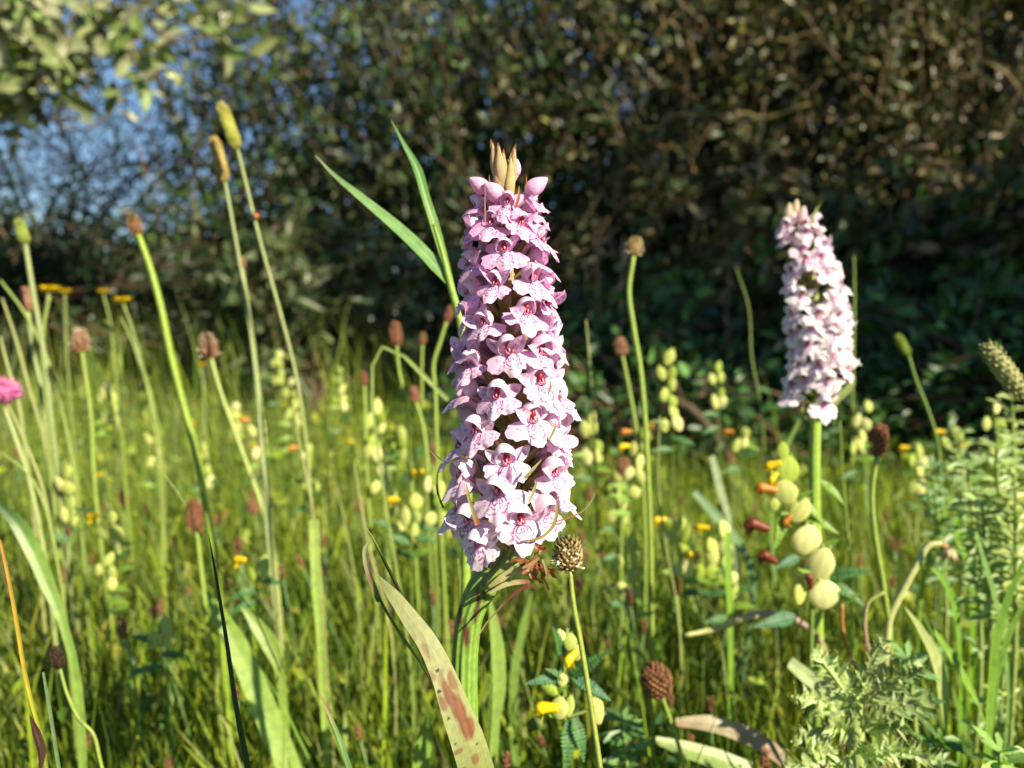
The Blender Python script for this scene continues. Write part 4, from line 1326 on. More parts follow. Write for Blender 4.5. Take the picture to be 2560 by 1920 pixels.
def timothy(head, path, d, wpx, label, col, stemr=1.0, scol=(0.22, 0.27, 0.10), name='timothy_grass', group=None, n=240, loose=.35):
    """head: (top, foot) pixels"""
    top, ft = np.array(W(*head[0], d)), np.array(W(*head[1], d))
    pts = to_ground([ft] + pix(path, d), .012, .012)
    root = thing(name, label, 'grass stalk', tuple(pts[-1]), group)
    mb = MB(pts[-1])
    mb.tube(pts, [stemr * .9 * MM, stemr * MM, stemr * MM, stemr * 1.1 * MM], scol, seg=9, sub=6)
    mb.build('stem', M_STEM, root)
    L = np.linalg.norm(top - ft)
    me = grass_head_mesh(len(COL.objects), L, wpx * mpp(d), col, n=n, loose=loose)
    o = link_obj('seed_head', me, root, Vector(ft) - root.location)
    o.rotation_euler = Vector(top - ft).to_track_quat('Z', 'Y').to_euler()
    return root
t_a = timothy(((551, 258), (594, 374)), [(620, 480), (655, 620), (700, 780), (738, 930), (762, 1080), (776, 1240)], .43, 26, 'tallest grass stalk with a yellow cylindrical seed head', (0.42, 0.42, 0.09), 1.0, (0.22, 0.26, 0.09))
timothy(((533, 343), (563, 456)), [(582, 560), (603, 680), (622, 800), (640, 950), (652, 1100), (660, 1240)], .45, 25, 'grass stalk with a golden brown cylindrical seed head beside the tallest stalk', (0.48, 0.36, 0.12), 1.0, (0.24, 0.29, 0.12))
timothy(((46, 550), (64, 612)), [(78, 700), (95, 800), (112, 900), (128, 1050)], .50, 22, 'small green grass head against the blue speckled sky', (0.28, 0.34, 0.07), 1.6, (0.22, 0.26, 0.10))
timothy(((2462, 858), (2566, 1000)), [(2620, 1090), (2660, 1200), (2690, 1400)], .31, 40, 'ripe rye grass spike leaning in over the leafy herbs', (0.38, 0.38, 0.16), 1.0, n=110, loose=.5, name='rye_grass')
timothy(((2242, 838), (2272, 890)), [(2290, 950), (2318, 1020), (2345, 1110), (2352, 1200)], .48, 18, 'green grass head nodding above the dark bristly plantain', (0.24, 0.33, 0.05), .9, (0.15, 0.24, 0.05))
timothy(((62, 720), (70, 780)), [(78, 860), (100, 960), (115, 1100)], .52, 20, 'pinkish brown grass spike among the leaning stems', (0.34, 0.18, 0.11), 1.8, (0.22, 0.27, 0.09))
def ladybird():          # tiny orange beetle on the tallest grass stalk
    p = np.array(W(640, 540, .428))
    mb = MB(p)
    mb.blob(p, (.0014, .0012, .0017), (0.42, 0.12, 0.02), seg=10, rings=8, axis=(-.3, 0, 1))
    mb.blob(p + np.array((-.0005, -.0003, .0016)), (.0007, .0007, .0006), (0.02, 0.015, 0.01), seg=8, rings=6)
    tag(mb.build('beetle', M_STEM), 'tiny orange beetle clinging to the tallest grass stalk', 'insect')
ladybird()

# leaning bare stems at the left edge
def leaning_stems():
    specs = [([(0, 700), (60, 780), (110, 880), (150, 1000), (175, 1120)], .5, 2.2), ([(5, 745), (40, 850), (70, 960), (105, 1080)], .5, 2.0), ([(125, 740), (112, 800), (105, 860), (112, 960), (120, 1080)], .5, 2.6),
             ([(0, 840), (20, 920), (45, 1000), (60, 1100)], .48, 2.2), ([(300, 790), (325, 840), (350, 910), (375, 980)], .62, 2.0), ([(262, 800), (290, 840), (300, 960), (305, 1100)], .58, 2.4), ([(20, 1010), (60, 1100), (100, 1200), (130, 1330)], .42, 1.6),
             ([(0, 1130), (70, 1185), (110, 1260), (130, 1340)], .4, 1.4), ([(380, 1150), (450, 1240), (500, 1340), (560, 1440), (640, 1540)], .33, .55), ([(730, 1000), (752, 1130), (775, 1240), (785, 1300)], .42, 1.2),
             ([(885, 1160), (905, 1280), (930, 1400), (960, 1500)], .42, 1.6), ([(1465, 800), (1472, 880), (1480, 980)], .46, 1.2), ([(1145, 1395), (1150, 1440), (1152, 1560)], .34, .8), ([(2100, 1050), (2106, 1180), (2118, 1320), (2125, 1440)], .42, 1.3),
             ([(2135, 640), (2136, 740), (2134, 860)], .55, 1.6), ([(840, 1210), (860, 1300), (880, 1400)], .46, .9), ([(1840, 670), (1870, 760), (1880, 900), (1900, 1000)], .6, 1.1), ([(1650, 1040), (1645, 1180), (1660, 1340), (1690, 1500)], .42, 1.1)]
    for k, (path, d, r) in enumerate(specs):
        pts = to_ground(pix(path, d), .008, .01)
        mb = MB(pts[-1])
        c = random.choice([(0.20, 0.26, 0.06), (0.17, 0.24, 0.04), (0.24, 0.26, 0.09)])
        r *= .52
        mb.tube(pts, [r * .6 * MM] + [r * MM] * 3, c, seg=8, sub=5, ridges=4, rdepth=.08)
        lab = {2: 'stem carrying the edge on buttercup up beside other leaning stems', 8: 'hair thin pale stem slanting behind the dark pointed blade', 9: 'thin stalk rising out of the upright bright sheath', 12: 'thin stem directly behind the bent orchid stem', 13: 'straight stem right of the pale orchid stem', 14: 'tall stem touching the flowers of the pale orchid', 16: 'bent thin stem left of the pale orchid spike', 17: 'thin stem below the wavy stemmed plantain'}.get(k, 'bare pale green stem rising out of the meadow')
        tag(mb.build('bare_stalk', M_STEM), lab, 'stem', 'bare stems in the meadow')
leaning_stems()

# ------------------------------------------------------------------ grass blades that stand out one by one
def blade(path, d, widths, cols, label, face=(.45, -.85, .2), fold=.25, name='broad_grass', twist=0.0, group=None, ground=True, mat=None, across=7):
    pts = pix(path, d)
    n0 = len(pts)
    if ground:
        pts = to_ground(pts, .004, .006)
    dd = d if not hasattr(d, '__len__') else d[0]
    w = [x * mpp(dd) for x in widths] + [widths[-1] * mpp(dd) * .9, widths[-1] * mpp(dd) * .5][:len(pts) - n0]
    mb = MB(pts[-1])
    cols = [np.array(c, float) for c in (cols if len(np.shape(cols)) == 2 else [cols])]
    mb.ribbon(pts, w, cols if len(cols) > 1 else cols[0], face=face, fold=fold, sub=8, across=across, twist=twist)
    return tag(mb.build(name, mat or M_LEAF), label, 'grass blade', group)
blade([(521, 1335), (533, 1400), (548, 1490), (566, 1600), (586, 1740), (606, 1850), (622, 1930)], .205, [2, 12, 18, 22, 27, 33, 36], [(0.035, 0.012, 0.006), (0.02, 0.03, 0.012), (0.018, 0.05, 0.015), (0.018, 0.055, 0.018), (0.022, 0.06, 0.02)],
      'dark pointed blade turned away from the sun left of the pink orchid', face=(-.66, -.75, -.05), fold=.3, mat=M_STEM)  # the unlit look of the turned-away side is put into the dark colours
blade([(516, 1478), (545, 1530), (590, 1610), (640, 1720), (685, 1830), (725, 1930)], .37, [4, 34, 52, 58, 60, 60], [G_BRIGHT, (0.24, 0.36, 0.07), (0.27, 0.40, 0.09), (0.24, 0.38, 0.07)], 'broad bright blade crossing behind the dark pointed blade')
blade([(605, 1518), (640, 1560), (675, 1610), (700, 1665), (705, 1720)], .40, [4, 30, 42, 32, 22], (0.20, 0.30, 0.05), 'broad curved blade right of the broad bright blade')
blade([(800, 1735), (825, 1790), (850, 1850), (875, 1925)], .2, [2, 8, 11, 14], [(0.35, 0.14, 0.10), (0.14, 0.25, 0.08), (0.11, 0.22, 0.06), (0.11, 0.22, 0.06)], 'short narrow blade with a reddish tip left of the orchid leaf')
blade([(0, 1262), (45, 1310), (80, 1370), (115, 1450), (155, 1550)], .33, [16, 34, 38, 34, 20], [(0.03, 0.08, 0.02), (0.16, 0.28, 0.05), (0.2, 0.32, 0.06), (0.2, 0.32, 0.06)], 'wide green blade arching down beside the yellow stem')
blade([(0, 1350), (20, 1440), (42, 1560), (58, 1660), (80, 1760), (105, 1850), (118, 1930)], .215, [6, 8, 9, 9, 8, 8, 8], [(0.38, 0.20, 0.05), (0.42, 0.28, 0.03), (0.38, 0.34, 0.03), (0.22, 0.28, 0.04), (0.16, 0.24, 0.04)], 'yellow and orange withering stem', fold=.6, name='withering_grass')
blade([(75, 1790), (90, 1830), (105, 1880), (100, 1930)], .213, [3, 18, 22, 10], [(0.06, 0.03, 0.02), (0.05, 0.025, 0.015)], 'shrivelled black leaf clinging to the yellow withering stem', fold=.8, name='shrivelled_grass', twist=1.5)
blade([(108, 1680), (122, 1760), (136, 1850), (148, 1925)], .235, [5, 8, 8, 8], (0.12, 0.20, 0.08), 'thin upright rush beside the yellow withering stem')
blade([(785, 1300), (788, 1390), (792, 1480), (798, 1570)], .38, [26, 27, 24, 18], [(0.30, 0.40, 0.10), (0.24, 0.37, 0.07)], 'upright bright green sheath topped by a thin bare stalk', fold=.5)
blade([(1225, 1500), (1236, 1560), (1246, 1640), (1248, 1730), (1240, 1800)], .34, [6, 28, 38, 36, 24], (0.22, 0.33, 0.07), 'bright blade just behind the bent orchid stem')
blade([(1330, 1480), (1310, 1560), (1290, 1660)], .42, [5, 22, 24], (0.16, 0.26, 0.05), 'plain green blade right of the bent orchid stem')
blade([(1068, 1790), (1060, 1850), (1052, 1930)], .33, [18, 44, 48], (0.18, 0.30, 0.05), 'broad blade standing at the foot of the rusty patched leaf')
blade([(1120, 1000), (1060, 940), (1010, 890)], .40, [10, 12, 8], (0.25, 0.33, 0.09), 'straight stem slanting down behind the pink orchid', fold=.6, name='slanting_grass')
blade([(2560, 1400), (2520, 1500), (2492, 1600), (2480, 1720), (2472, 1830)], .31, [10, 30, 36, 32, 28], [(0.10, 0.22, 0.03), (0.16, 0.30, 0.035), (0.2, 0.36, 0.05), (0.2, 0.34, 0.05)], 'glossy folded blade rising past the leafy herbs', fold=.7)
blade([(2575, 1480), (2530, 1570), (2500, 1660), (2485, 1760)], .318, [10, 24, 26, 22], (0.14, 0.27, 0.035), 'second blade clasping the glossy folded blade', fold=.7)
blade([(2262, 1518), (2300, 1570), (2345, 1660), (2360, 1740), (2365, 1830)], .32, [3, 22, 40, 46, 10], [(0.30, 0.36, 0.12), (0.34, 0.40, 0.15), (0.22, 0.32, 0.08), (0.16, 0.26, 0.06)], 'pale torn blade in front of the glossy folded blade')
blade([(2330, 1570), (2380, 1640), (2420, 1710), (2450, 1770)], .33, [10, 24, 22, 8], (0.19, 0.34, 0.04), 'straight bright blade slanting behind the pale torn blade')
blade([(2380, 1240), (2355, 1300), (2335, 1350), (2320, 1400)], .45, [22, 26, 24, 18], (0.18, 0.30, 0.04), 'upright blade behind the arched stem')
blade([(2385, 1270), (2400, 1340), (2425, 1400), (2430, 1460)], .43, [6, 40, 44, 24], (0.15, 0.30, 0.025), 'translucent yellow green leaf behind the arched stem')
blade([(2440, 1330), (2460, 1400), (2490, 1500), (2510, 1600)], .36, [12, 18, 20, 16], (0.16, 0.28, 0.07), 'narrow blade among the leafy herbs')
blade([(2330, 1420), (2360, 1450), (2390, 1530), (2400, 1640)], .38, [8, 24, 26, 16], (0.14, 0.29, 0.03), 'bent green blade under the arched stem')
blade([(1975, 1655), (2010, 1685), (2050, 1715), (2095, 1750)], .33, [30, 38, 38, 34], [(0.30, 0.38, 0.16), (0.33, 0.40, 0.18)], 'pale cut blade lying behind the thistle', ground=False)
blade([(1640, 1850), (1720, 1875), (1800, 1900), (1880, 1930)], .35, [20, 46, 54, 50], (0.26, 0.36, 0.11), 'wide pale blade lying below the dead clover', ground=False, face=(.2, -.6, .8))
blade([(1690, 1805), (1770, 1808), (1850, 1830), (1930, 1875), (1980, 1920)], .36, [20, 40, 48, 44, 30], [(0.34, 0.26, 0.16), (0.36, 0.32, 0.2), (0.33, 0.24, 0.17), (0.30, 0.24, 0.14)], 'dried tan leaf lying under the thistle', ground=False, face=(.2, -.7, .7), name='dried_grass')
blade([(2000, 1050), (1965, 1120)], .5, [10, 14], (0.15, 0.25, 0.06), 'narrow blade beside the pale orchid stem')
blade([(1780, 1140), (1800, 1220), (1830, 1320)], .52, [20, 24, 16], (0.26, 0.34, 0.18), 'grey green blade left of the large yellow rattle')
blade([(1735, 1230), (1790, 1290), (1850, 1360)], .50, [20, 30, 24], (0.12, 0.22, 0.09), 'blue green leaf left of the large yellow rattle')
blade([(1820, 1330), (1822, 1430), (1826, 1560)], .42, [20, 22, 18], (0.18, 0.33, 0.04), 'upright blade below the brown rattle flower')

# reed behind the pink orchid: two long leaves on one stem
def reed():
    D = .265
    stem = to_ground(pix([(1085, 560), (1108, 640), (1128, 720), (1150, 800), (1165, 950), (1170, 1150), (1165, 1400)], D), 0, .01)
    root = thing('reed_grass', 'reed with two long arching leaves behind the pink orchid', 'reed', tuple(stem[-1]))
    mb = MB(stem[-1])
    mb.tube(stem, [.5 * MM, 1.2 * MM, 1.5 * MM, 1.6 * MM, 1.7 * MM], [(0.16, 0.27, 0.04), (0.22, 0.33, 0.05), (0.22, 0.33, 0.05)], seg=10, sub=6)
    mb.build('stem', M_STEM, root)
    for path, w, c in (([(788, 388), (830, 432), (900, 490), (985, 560), (1040, 610), (1090, 665), (1122, 712)], [2, 10, 22, 32, 36, 34, 8], [(0.28, 0.24, 0.12), (0.15, 0.26, 0.09), (0.18, 0.33, 0.11), (0.17, 0.33, 0.10), (0.15, 0.30, 0.09), (0.14, 0.28, 0.06)]),
                       ([(978, 300), (1010, 360), (1045, 425), (1064, 490), (1085, 555), (1108, 635), (1130, 715)], [2, 12, 24, 22, 24, 20, 14], [(0.06, 0.17, 0.03), (0.08, 0.22, 0.04), (0.09, 0.24, 0.04), (0.16, 0.30, 0.07), (0.18, 0.32, 0.06), (0.2, 0.32, 0.05)])):
        p = pix(path, D)
        mb = MB(stem[-1])
        mb.ribbon(p, [x * mpp(D) for x in w], c, face=(.3, -.85, .45), fold=.3, sub=8, across=7)
        mb.build('leaf', M_LEAF, root)
reed()
def dry_stalk():
    pts = pix([(1712, 1588), (1790, 1572), (1860, 1545), (1905, 1535), (1965, 1543), (2020, 1570), (2058, 1615)], [.37, .37, .36, .36, .36, .37, .38])
    mb = MB(pts[0])
    mb.tube(to_ground(pts), [1.0 * MM, 1.5 * MM, 1.7 * MM, 1.6 * MM, 1.5 * MM, 1.3 * MM, 1.3 * MM, 1.3 * MM], [(0.42, 0.42, 0.16), (0.40, 0.38, 0.17), (0.36, 0.28, 0.2), (0.30, 0.2, 0.17), (0.33, 0.26, 0.15), (0.22, 0.24, 0.07)], seg=9, sub=6)
    tag(mb.build('dry_stalk', M_STEM), 'dry bent stalk arching over below the large yellow rattle', 'stalk')
dry_stalk()

# ------------------------------------------------------------------ yellow rattle
def calyx_mesh(col=CREAM):
    mb = MB()
    mb.blob((0, 0, 0), (.5, .30, .5), col, axis=(0, 0, 1), seg=36, rings=14, side=(1, 0, 0), shape=lambda h: (1 - .30 * max(0, h) ** 2 - .12 * max(0, -h)), ribs=9)
    for s in (-1, 1):
        mb.scale_leaf((s * .10, 0, .44), (s * .25, 0, 1), (0, 1, 0), .16, .12, np.array(col) * .8)
    return mb.mesh('calyx', M_CALYX)
def rattle_flower_mesh(col):
    """hooded two-lipped flower, opening towards -X"""
    mb = MB()
    mb.tube([(.35, 0, -.05), (0, 0, .05), (-.35, 0, .12), (-.62, 0, -.06)], [.16, .20, .26, .12], col, seg=12, sub=5)
    for s in (-1, 0, 1):
        mb.ribbon([(-.2, s * .12, -.05), (-.42, s * .2, -.25), (-.5, s * .26, -.48)], [.12, .22, .04], np.array(col) * .95, face=(-1, 0, .3), across=5, sub=4)
    return mb.mesh('flower', M_YELLOW)
CALYX = [calyx_mesh((0.62, 0.66, 0.22)), calyx_mesh((0.50, 0.58, 0.15)), calyx_mesh((0.36, 0.47, 0.07)), calyx_mesh((0.74, 0.74, 0.34))]
RFLOW = {'y': rattle_flower_mesh((0.72, 0.50, 0.01)), 'o': rattle_flower_mesh((0.55, 0.22, 0.03)), 'b': rattle_flower_mesh((0.16, 0.035, 0.015)), 'Y': rattle_flower_mesh((0.78, 0.62, 0.01))}
def toothed_leaf_mesh(col=(0.05, 0.12, 0.035)):
    mb = MB()
    mb.ribbon([(0, 0, 0), (0, .5, .06), (0, 1.0, -.06)], [.10, .30, .26, .16, .03], [col, np.array(col) * 1.25, col], face=(0, 0, 1), fold=.35, sub=14, across=7, teeth=.22,
              paint=lambda p, c, u, t: c * (2.1 if (int(t * 24) % 2 and abs(u) > .2) else .9))
    return mb.mesh('leaf', M_LEAF)
TLEAF = [toothed_leaf_mesh(), toothed_leaf_mesh((0.13, 0.22, 0.03)), toothed_leaf_mesh((0.05, 0.12, 0.06))]

def rattle(stem, d, label, calyxes, flowers=(), leaves=(), group=None, sr=1.0):
    """calyxes: (px, py, width, height, kind, turn); flowers: (px, py, size, kind, roll); leaves: (px, py, length, dirx, diry, kind)"""
    pts = to_ground(pix(stem, d), .004, .006)
    root = thing('yellow_rattle', label, 'yellow rattle', tuple(pts[-1]), group)
    mb = MB(pts[-1])
    mb.tube(pts, [sr * .7 * MM] + [sr * MM] * 3, (0.13, 0.20, 0.035), seg=8, sub=5)
    mb.build('stem', M_STEM, root)
    for (px, py, w, h, kind, turn) in calyxes:
        p = W(px, py, d - .003)
        o = link_obj('calyx', CALYX[kind], root, p - root.location, (random.uniform(-.3, .2), turn, random.uniform(-.5, .5)), (w * 1.04 * mpp(d), w * .6 * mpp(d), h * 1.06 * mpp(d)))
        near = min(pts, key=lambda q: abs(q[2] - p.z))
        tb = MB(p); tb.tube([np.array(p), (np.array(p) + near) / 2 - np.array((0, 0, .001)), near - np.array((0, 0, .002))], [.6 * MM, .6 * MM, .6 * MM], (0.24, 0.30, 0.07), seg=6, sub=3)
        tb.build('calyx_stalk', M_STEM, root)
    for (px, py, s, kind, roll) in flowers:
        link_obj('flower', RFLOW[kind], root, W(px, py, d - .005) - root.location, (0, roll, random.uniform(-.4, .6)), s * mpp(d))
    for i, (px, py, w, h, kind, turn) in enumerate(calyxes):     # a bract clasping each large calyx
        if w > 45:
            sg = -1 if i % 2 else 1
            leaves = list(leaves) + [(px + sg * w * .15, py + h * .42, w * 1.05, sg * .75, .55, 1)]
    for (px, py, L, dx, dy, kind) in leaves:
        o = link_obj('leaf', TLEAF[kind], root, W(px, py, d - .001) - root.location, (0, 0, 0), L * mpp(d))
        dirv = Vector((dx, -.35, dy)).normalized()
        upv = Vector((.3, -.8, .6)); sx = dirv.cross(upv).normalized(); nz = sx.cross(dirv)
        o.rotation_euler = Matrix((sx, dirv, nz)).transposed().to_euler()
    return root
rattle([(1958, 1110), (1966, 1170), (1985, 1240), (2005, 1300), (2022, 1380), (2030, 1460), (2028, 1560)], .345, 'large yellow rattle with papery pale calyxes climbing beside the pale orchid stem',
       [(1957, 1128, 30, 44, 2, 0), (1968, 1175, 62, 70, 2, .1), (1960, 1232, 66, 64, 0, -.2), (1998, 1275, 50, 66, 0, .5), (2016, 1350, 74, 78, 3, .15), (2050, 1412, 66, 92, 3, .25), (2060, 1487, 80, 76, 3, -.1), (1935, 1262, 26, 34, 1, 0), (2000, 1480, 34, 60, 1, .2)],
       [(1938, 1162, 44, 'y', -.6), (1936, 1192, 34, 'y', -.9), (1922, 1224, 52, 'o', -.1), (1972, 1296, 34, 'o', -1.2), (1900, 1318, 62, 'b', .1), (2024, 1458, 40, 'b', 1.2), (1925, 1398, 50, 'b', .3)],
       [(1990, 1240, 90, .9, -.9, 1), (1960, 1280, 95, -.3, -.9, 1), (2010, 1290, 90, .9, -.4, 1), (2000, 1390, 80, -.9, -.3, 2), (2060, 1440, 110, .95, .25, 0), (2060, 1450, 110, .9, -.5, 0), (1990, 1540, 120, -1, -.1, 2), (2050, 1200, 80, .7, -.7, 1)], sr=1.2)
rattle([(1418, 1570), (1412, 1640), (1410, 1700), (1412, 1780), (1410, 1900)], .275, 'small yellow rattle with bright yellow hooded flowers low in the grass',
       [(1425, 1605, 34, 44, 1, 0), (1440, 1632, 34, 44, 0, .3), (1406, 1700, 26, 32, 0, 0), (1398, 1770, 46, 54, 0, .1), (1372, 1722, 50, 30, 2, .5), (1492, 1770, 34, 84, 0, -.15), (1424, 1765, 24, 50, 1, .1), (1402, 1588, 22, 30, 3, -.3)],
       [(1432, 1640, 46, 'Y', -.9), (1375, 1772, 62, 'Y', -.35)],
       [(1405, 1640, 90, -.25, 1, 0), (1430, 1690, 120, .8, .75, 0), (1420, 1800, 125, -.05, -1, 0), (1435, 1790, 110, .25, -1, 0), (1405, 1690, 95, -1, -.05, 2), (1430, 1690, 110, .95, -.45, 2), (1425, 1700, 80, -.7, .5, 0)], sr=.8)
def far_rattle(px, py, n, d, lean, flowers, k):
    st = [(px + lean * t, py + 36 * (.5 / d) * t) for t in range(n)]
    s = .0085 / mpp(d)
    cal = []; fl = []
    for i, (x, y) in enumerate(st):
        for sgn in ((-1, 1) if i % 2 else (1,)):
            cal.append((x + sgn * s * random.uniform(.25, .55), y + random.uniform(-.2, .3) * s, s * random.uniform(.55, .95), s * random.uniform(.9, 1.35), random.choice([0, 1, 1, 2, 3]), random.uniform(-.5, .5)))
    for i in range(flowers):
        x, y = st[min(i, n - 1)]
        fl.append((x - s * .9 * random.choice((1, 1, -1)), y, s * .9, random.choice(['y', 'y', 'Y', 'y', 'o']), -.3))
    tail = [(st[-1][0] + lean * .6, st[-1][1] + 120)]
    lv = [(st[-1][0], st[-1][1] + 30 * j, s * 1.8, random.choice((-1, 1)), random.uniform(-.4, .5), random.choice((0, 1))) for j in range(3)]
    return rattle([(px - lean * .3, py - 15)] + st + tail, d, k, cal, fl, lv, group='yellow rattles out in the meadow', sr=.42)
RL = {(915, 1100): 'yellow rattle with a long chain of pale calyxes beside the pink orchid spike', (1660, 890): 'tall pale yellow rattle just behind the wavy stemmed plantain',
      (1600, 1080): 'yellow rattle with yellow flowers crossing the stem of the wavy plantain', (1688, 1300): 'yellow rattle with one flower above the dry bent stalk', (1795, 1320): 'yellow rattle standing close to the brown rattle flowers',
      (1765, 1385): 'short two tiered yellow rattle above the dry bent stalk', (1530, 1190): 'yellow rattle right of the lowest flowers of the pink orchid', (1790, 920): 'slim yellow rattle in front of the rusty dead stem', (1850, 1080): 'tiny yellow rattle left of the pale orchid stem',
      (2160, 1020): 'yellow rattle just right of the pale orchid stem', (2380, 1080): 'yellow rattle with orange flowers between the herbs and the dark plantain', (2290, 1120): 'yellow rattle behind the dark bristly plantain head', (2480, 1020): 'yellow rattle under the ripe rye grass spike',
      (150, 1180): 'yellow rattle among the leaning stems below the pink clover', (270, 1290): 'yellow rattle with an orange flower left of the fat plantain head', (640, 1400): 'low yellow rattle at the stem of the tallest grass stalk', (1080, 1180): 'yellow rattle half hidden behind the pink orchid bracts'}
FR = 'yellow rattle out in the meadow with small pale calyxes'
for (px, py, n, d, lean, fl) in ((915, 1100, 7, .50, 12, 0), (1660, 890, 6, .52, 4, 0), (1600, 1080, 5, .50, -6, 2), (1688, 1300, 4, .44, 6, 1), (1795, 1320, 5, .44, 6, 1), (1765, 1385, 2, .44, -4, 1), (1530, 1190, 5, .52, 4, 2), (1790, 920, 4, .62, 2, 0),
                                 (1850, 1080, 2, .6, 0, 1), (1470, 1040, 4, .55, 3, 0), (930, 1010, 4, .55, 8, 0), (260, 960, 4, .6, 6, 0), (640, 1050, 4, .65, 4, 1), (720, 960, 5, .7, 3, 0), (760, 1120, 4, .62, 5, 1), (580, 1010, 4, .75, 3, 0), (150, 1180, 4, .5, 8, 0),
                                 (270, 1290, 3, .46, 6, 1), (640, 1400, 2, .42, 4, 1), (260, 1390, 3, .46, 5, 0), (400, 1560, 2, .40, 4, 0), (2160, 1020, 4, .55, -6, 0), (2380, 1080, 5, .55, 2, 2), (2290, 1120, 4, .58, 2, 1), (1560, 1360, 4, .46, 4, 0), (1330, 1160, 4, .5, 4, 0),
                                 (1080, 1180, 4, .48, 3, 1), (840, 930, 5, .8, 3, 0), (690, 890, 4, .9, 2, 0), (500, 1120, 4, .7, 4, 0), (380, 1080, 4, .72, 3, 0), (2480, 1020, 5, .5, 4, 0), (1020, 1250, 3, .46, 3, 1), (990, 1080, 3, .6, 2, 0)):
    far_rattle(px, py, n, d, lean, fl, RL.get((px, py), FR))

# ------------------------------------------------------------------ thistle
def thistle():
    d = .285
    pts = to_ground(pix([(2140, 1690), (2138, 1760), (2140, 1840), (2146, 1930)], d), 0, .005)
    root = thing('thistle', 'spiny pale green thistle top with frizzy lobed leaves', 'thistle', tuple(pts[-1]))
    mb = MB(pts[-1])
    mb.tube(pts, [2.2 * MM, 2.6 * MM, 3.0 * MM, 3.2 * MM, 3.2 * MM], (0.30, 0.38, 0.12), seg=12, sub=5, ridges=6, rdepth=.12)
    mb.build('stem', M_STEM, root)
    r_ = np.random.default_rng(21)
    def spiny(p0, dirv, L, wd, col):
        p0 = np.array(p0); dirv = np.array(dirv, float); dirv /= np.linalg.norm(dirv)
        side = np.cross(dirv, (0.1, -1, .2)); side /= np.linalg.norm(side)
        nn = np.cross(side, dirv)
        mbx = MB(p0)
        end = p0 + dirv * L + np.array((0, 0, -.12 * L)) + nn * L * .1
        path = [p0, p0 + dirv * L * .5 + nn * L * .08, end]
        mbx.ribbon(path, [wd * .35, wd * .5, wd * .42, wd * .08], col, face=nn, fold=.4, sub=8, across=5)
        P = smooth_path(path, 6)
        for i in range(1, len(P) - 1):
            t = i / (len(P) - 1)
            for s in (-1, 1):
                lobe = wd * (1.15 - .75 * t) * r_.uniform(.7, 1.2)
                dv = side * s * 1.0 + dirv * r_.uniform(.35, .8) + nn * r_.normal() * .6
                dv /= np.linalg.norm(dv)
                q = P[i]
                mbx.ribbon([q, q + dv * lobe * .55, q + dv * lobe + nn * lobe * .2 * r_.normal()], [wd * .34, wd * .28, wd * .12, wd * .015], np.array(col) * r_.uniform(.8, 1.3), face=nn + .4 * r_.normal(size=3), across=3, sub=3, fold=.4)
                mbx.scale_leaf(q + dv * lobe * .93, dv, nn, lobe * .38, wd * .035, (0.58, 0.56, 0.34))
        o = mbx.build('leaf', M_LEAF, root)
    top = np.array(W(2140, 1690, d))
    for (px, py, dx, dz, L, w) in ((2120, 1720, -.55, .75, 24, 8), (2090, 1760, -.85, .55, 28, 8), (2080, 1800, -.9, .25, 26, 8), (2150, 1700, .25, .95, 22, 7), (2170, 1740, .55, .8, 26, 8), (2190, 1780, .85, .5, 22, 8), (2180, 1850, .95, .15, 22, 8),
                                   (2060, 1860, -.9, -.1, 24, 9), (2130, 1740, -.15, .9, 20, 6), (2110, 1810, -.5, .4, 20, 8), (2160, 1800, .4, .4, 18, 8), (2140, 1850, .1, .2, 18, 8), (2110, 1870, -.4, -.1, 20, 9), (2185, 1900, .8, -.1, 20, 8), (2090, 1900, -.7, -.2, 22, 9)):
        p = np.array(W(px, py, d - .004 - .008 * r_.random()))
        base = (p + np.array(W(2142, py + 45, d))) / 2
        spiny(base, (dx, -.35 + .2 * r_.normal(), dz), L * 1.15 * MM, w * .95 * MM, np.array((0.38, 0.48, 0.19)) * r_.uniform(.75, 1.25))
thistle()

# leafy herbs with small whorled leaves at the right
def herb(px, py, d, n, lean, label, col, L=.0095, grp='leafy herbs with tiny leaves'):
    pts = to_ground(pix([(px + lean * t, py + 70 * t) for t in range(n)], d), .004, .006)
    root = thing('leafy_herb', label, 'herb', tuple(pts[-1]), grp)
    mb = MB(pts[-1])
    mb.tube(pts, [.6 * MM, 1.0 * MM, 1.2 * MM, 1.2 * MM], (0.22, 0.29, 0.08), seg=7, sub=5)
    mb.build('stem', M_STEM, root)
    P = smooth_path(pts[:n + 1], 5)
    lf = MB(pts[-1])
    k = 0
    for i in range(0, len(P), 2):
        for j in range(6):
            a = k * 1.1; k += 1
            l = L * random.uniform(.6, 1.3)
            out = np.array((math.cos(a), math.sin(a), random.uniform(-.1, .8)))
            if lf is None: lf = MB(pts[-1])
            lf.ribbon([P[i], P[i] + out * l * .6, P[i] + out * l + np.array((0, 0, -.15 * l))], [l * .12, l * .34, l * .05], np.array(col) * random.uniform(1.0, 1.9), face=(.3, -.7, .7), across=3, sub=3, fold=.3)
    o = lf.build('leaf_whorls', M_LEAF, root)
    o['kind'] = 'stuff'
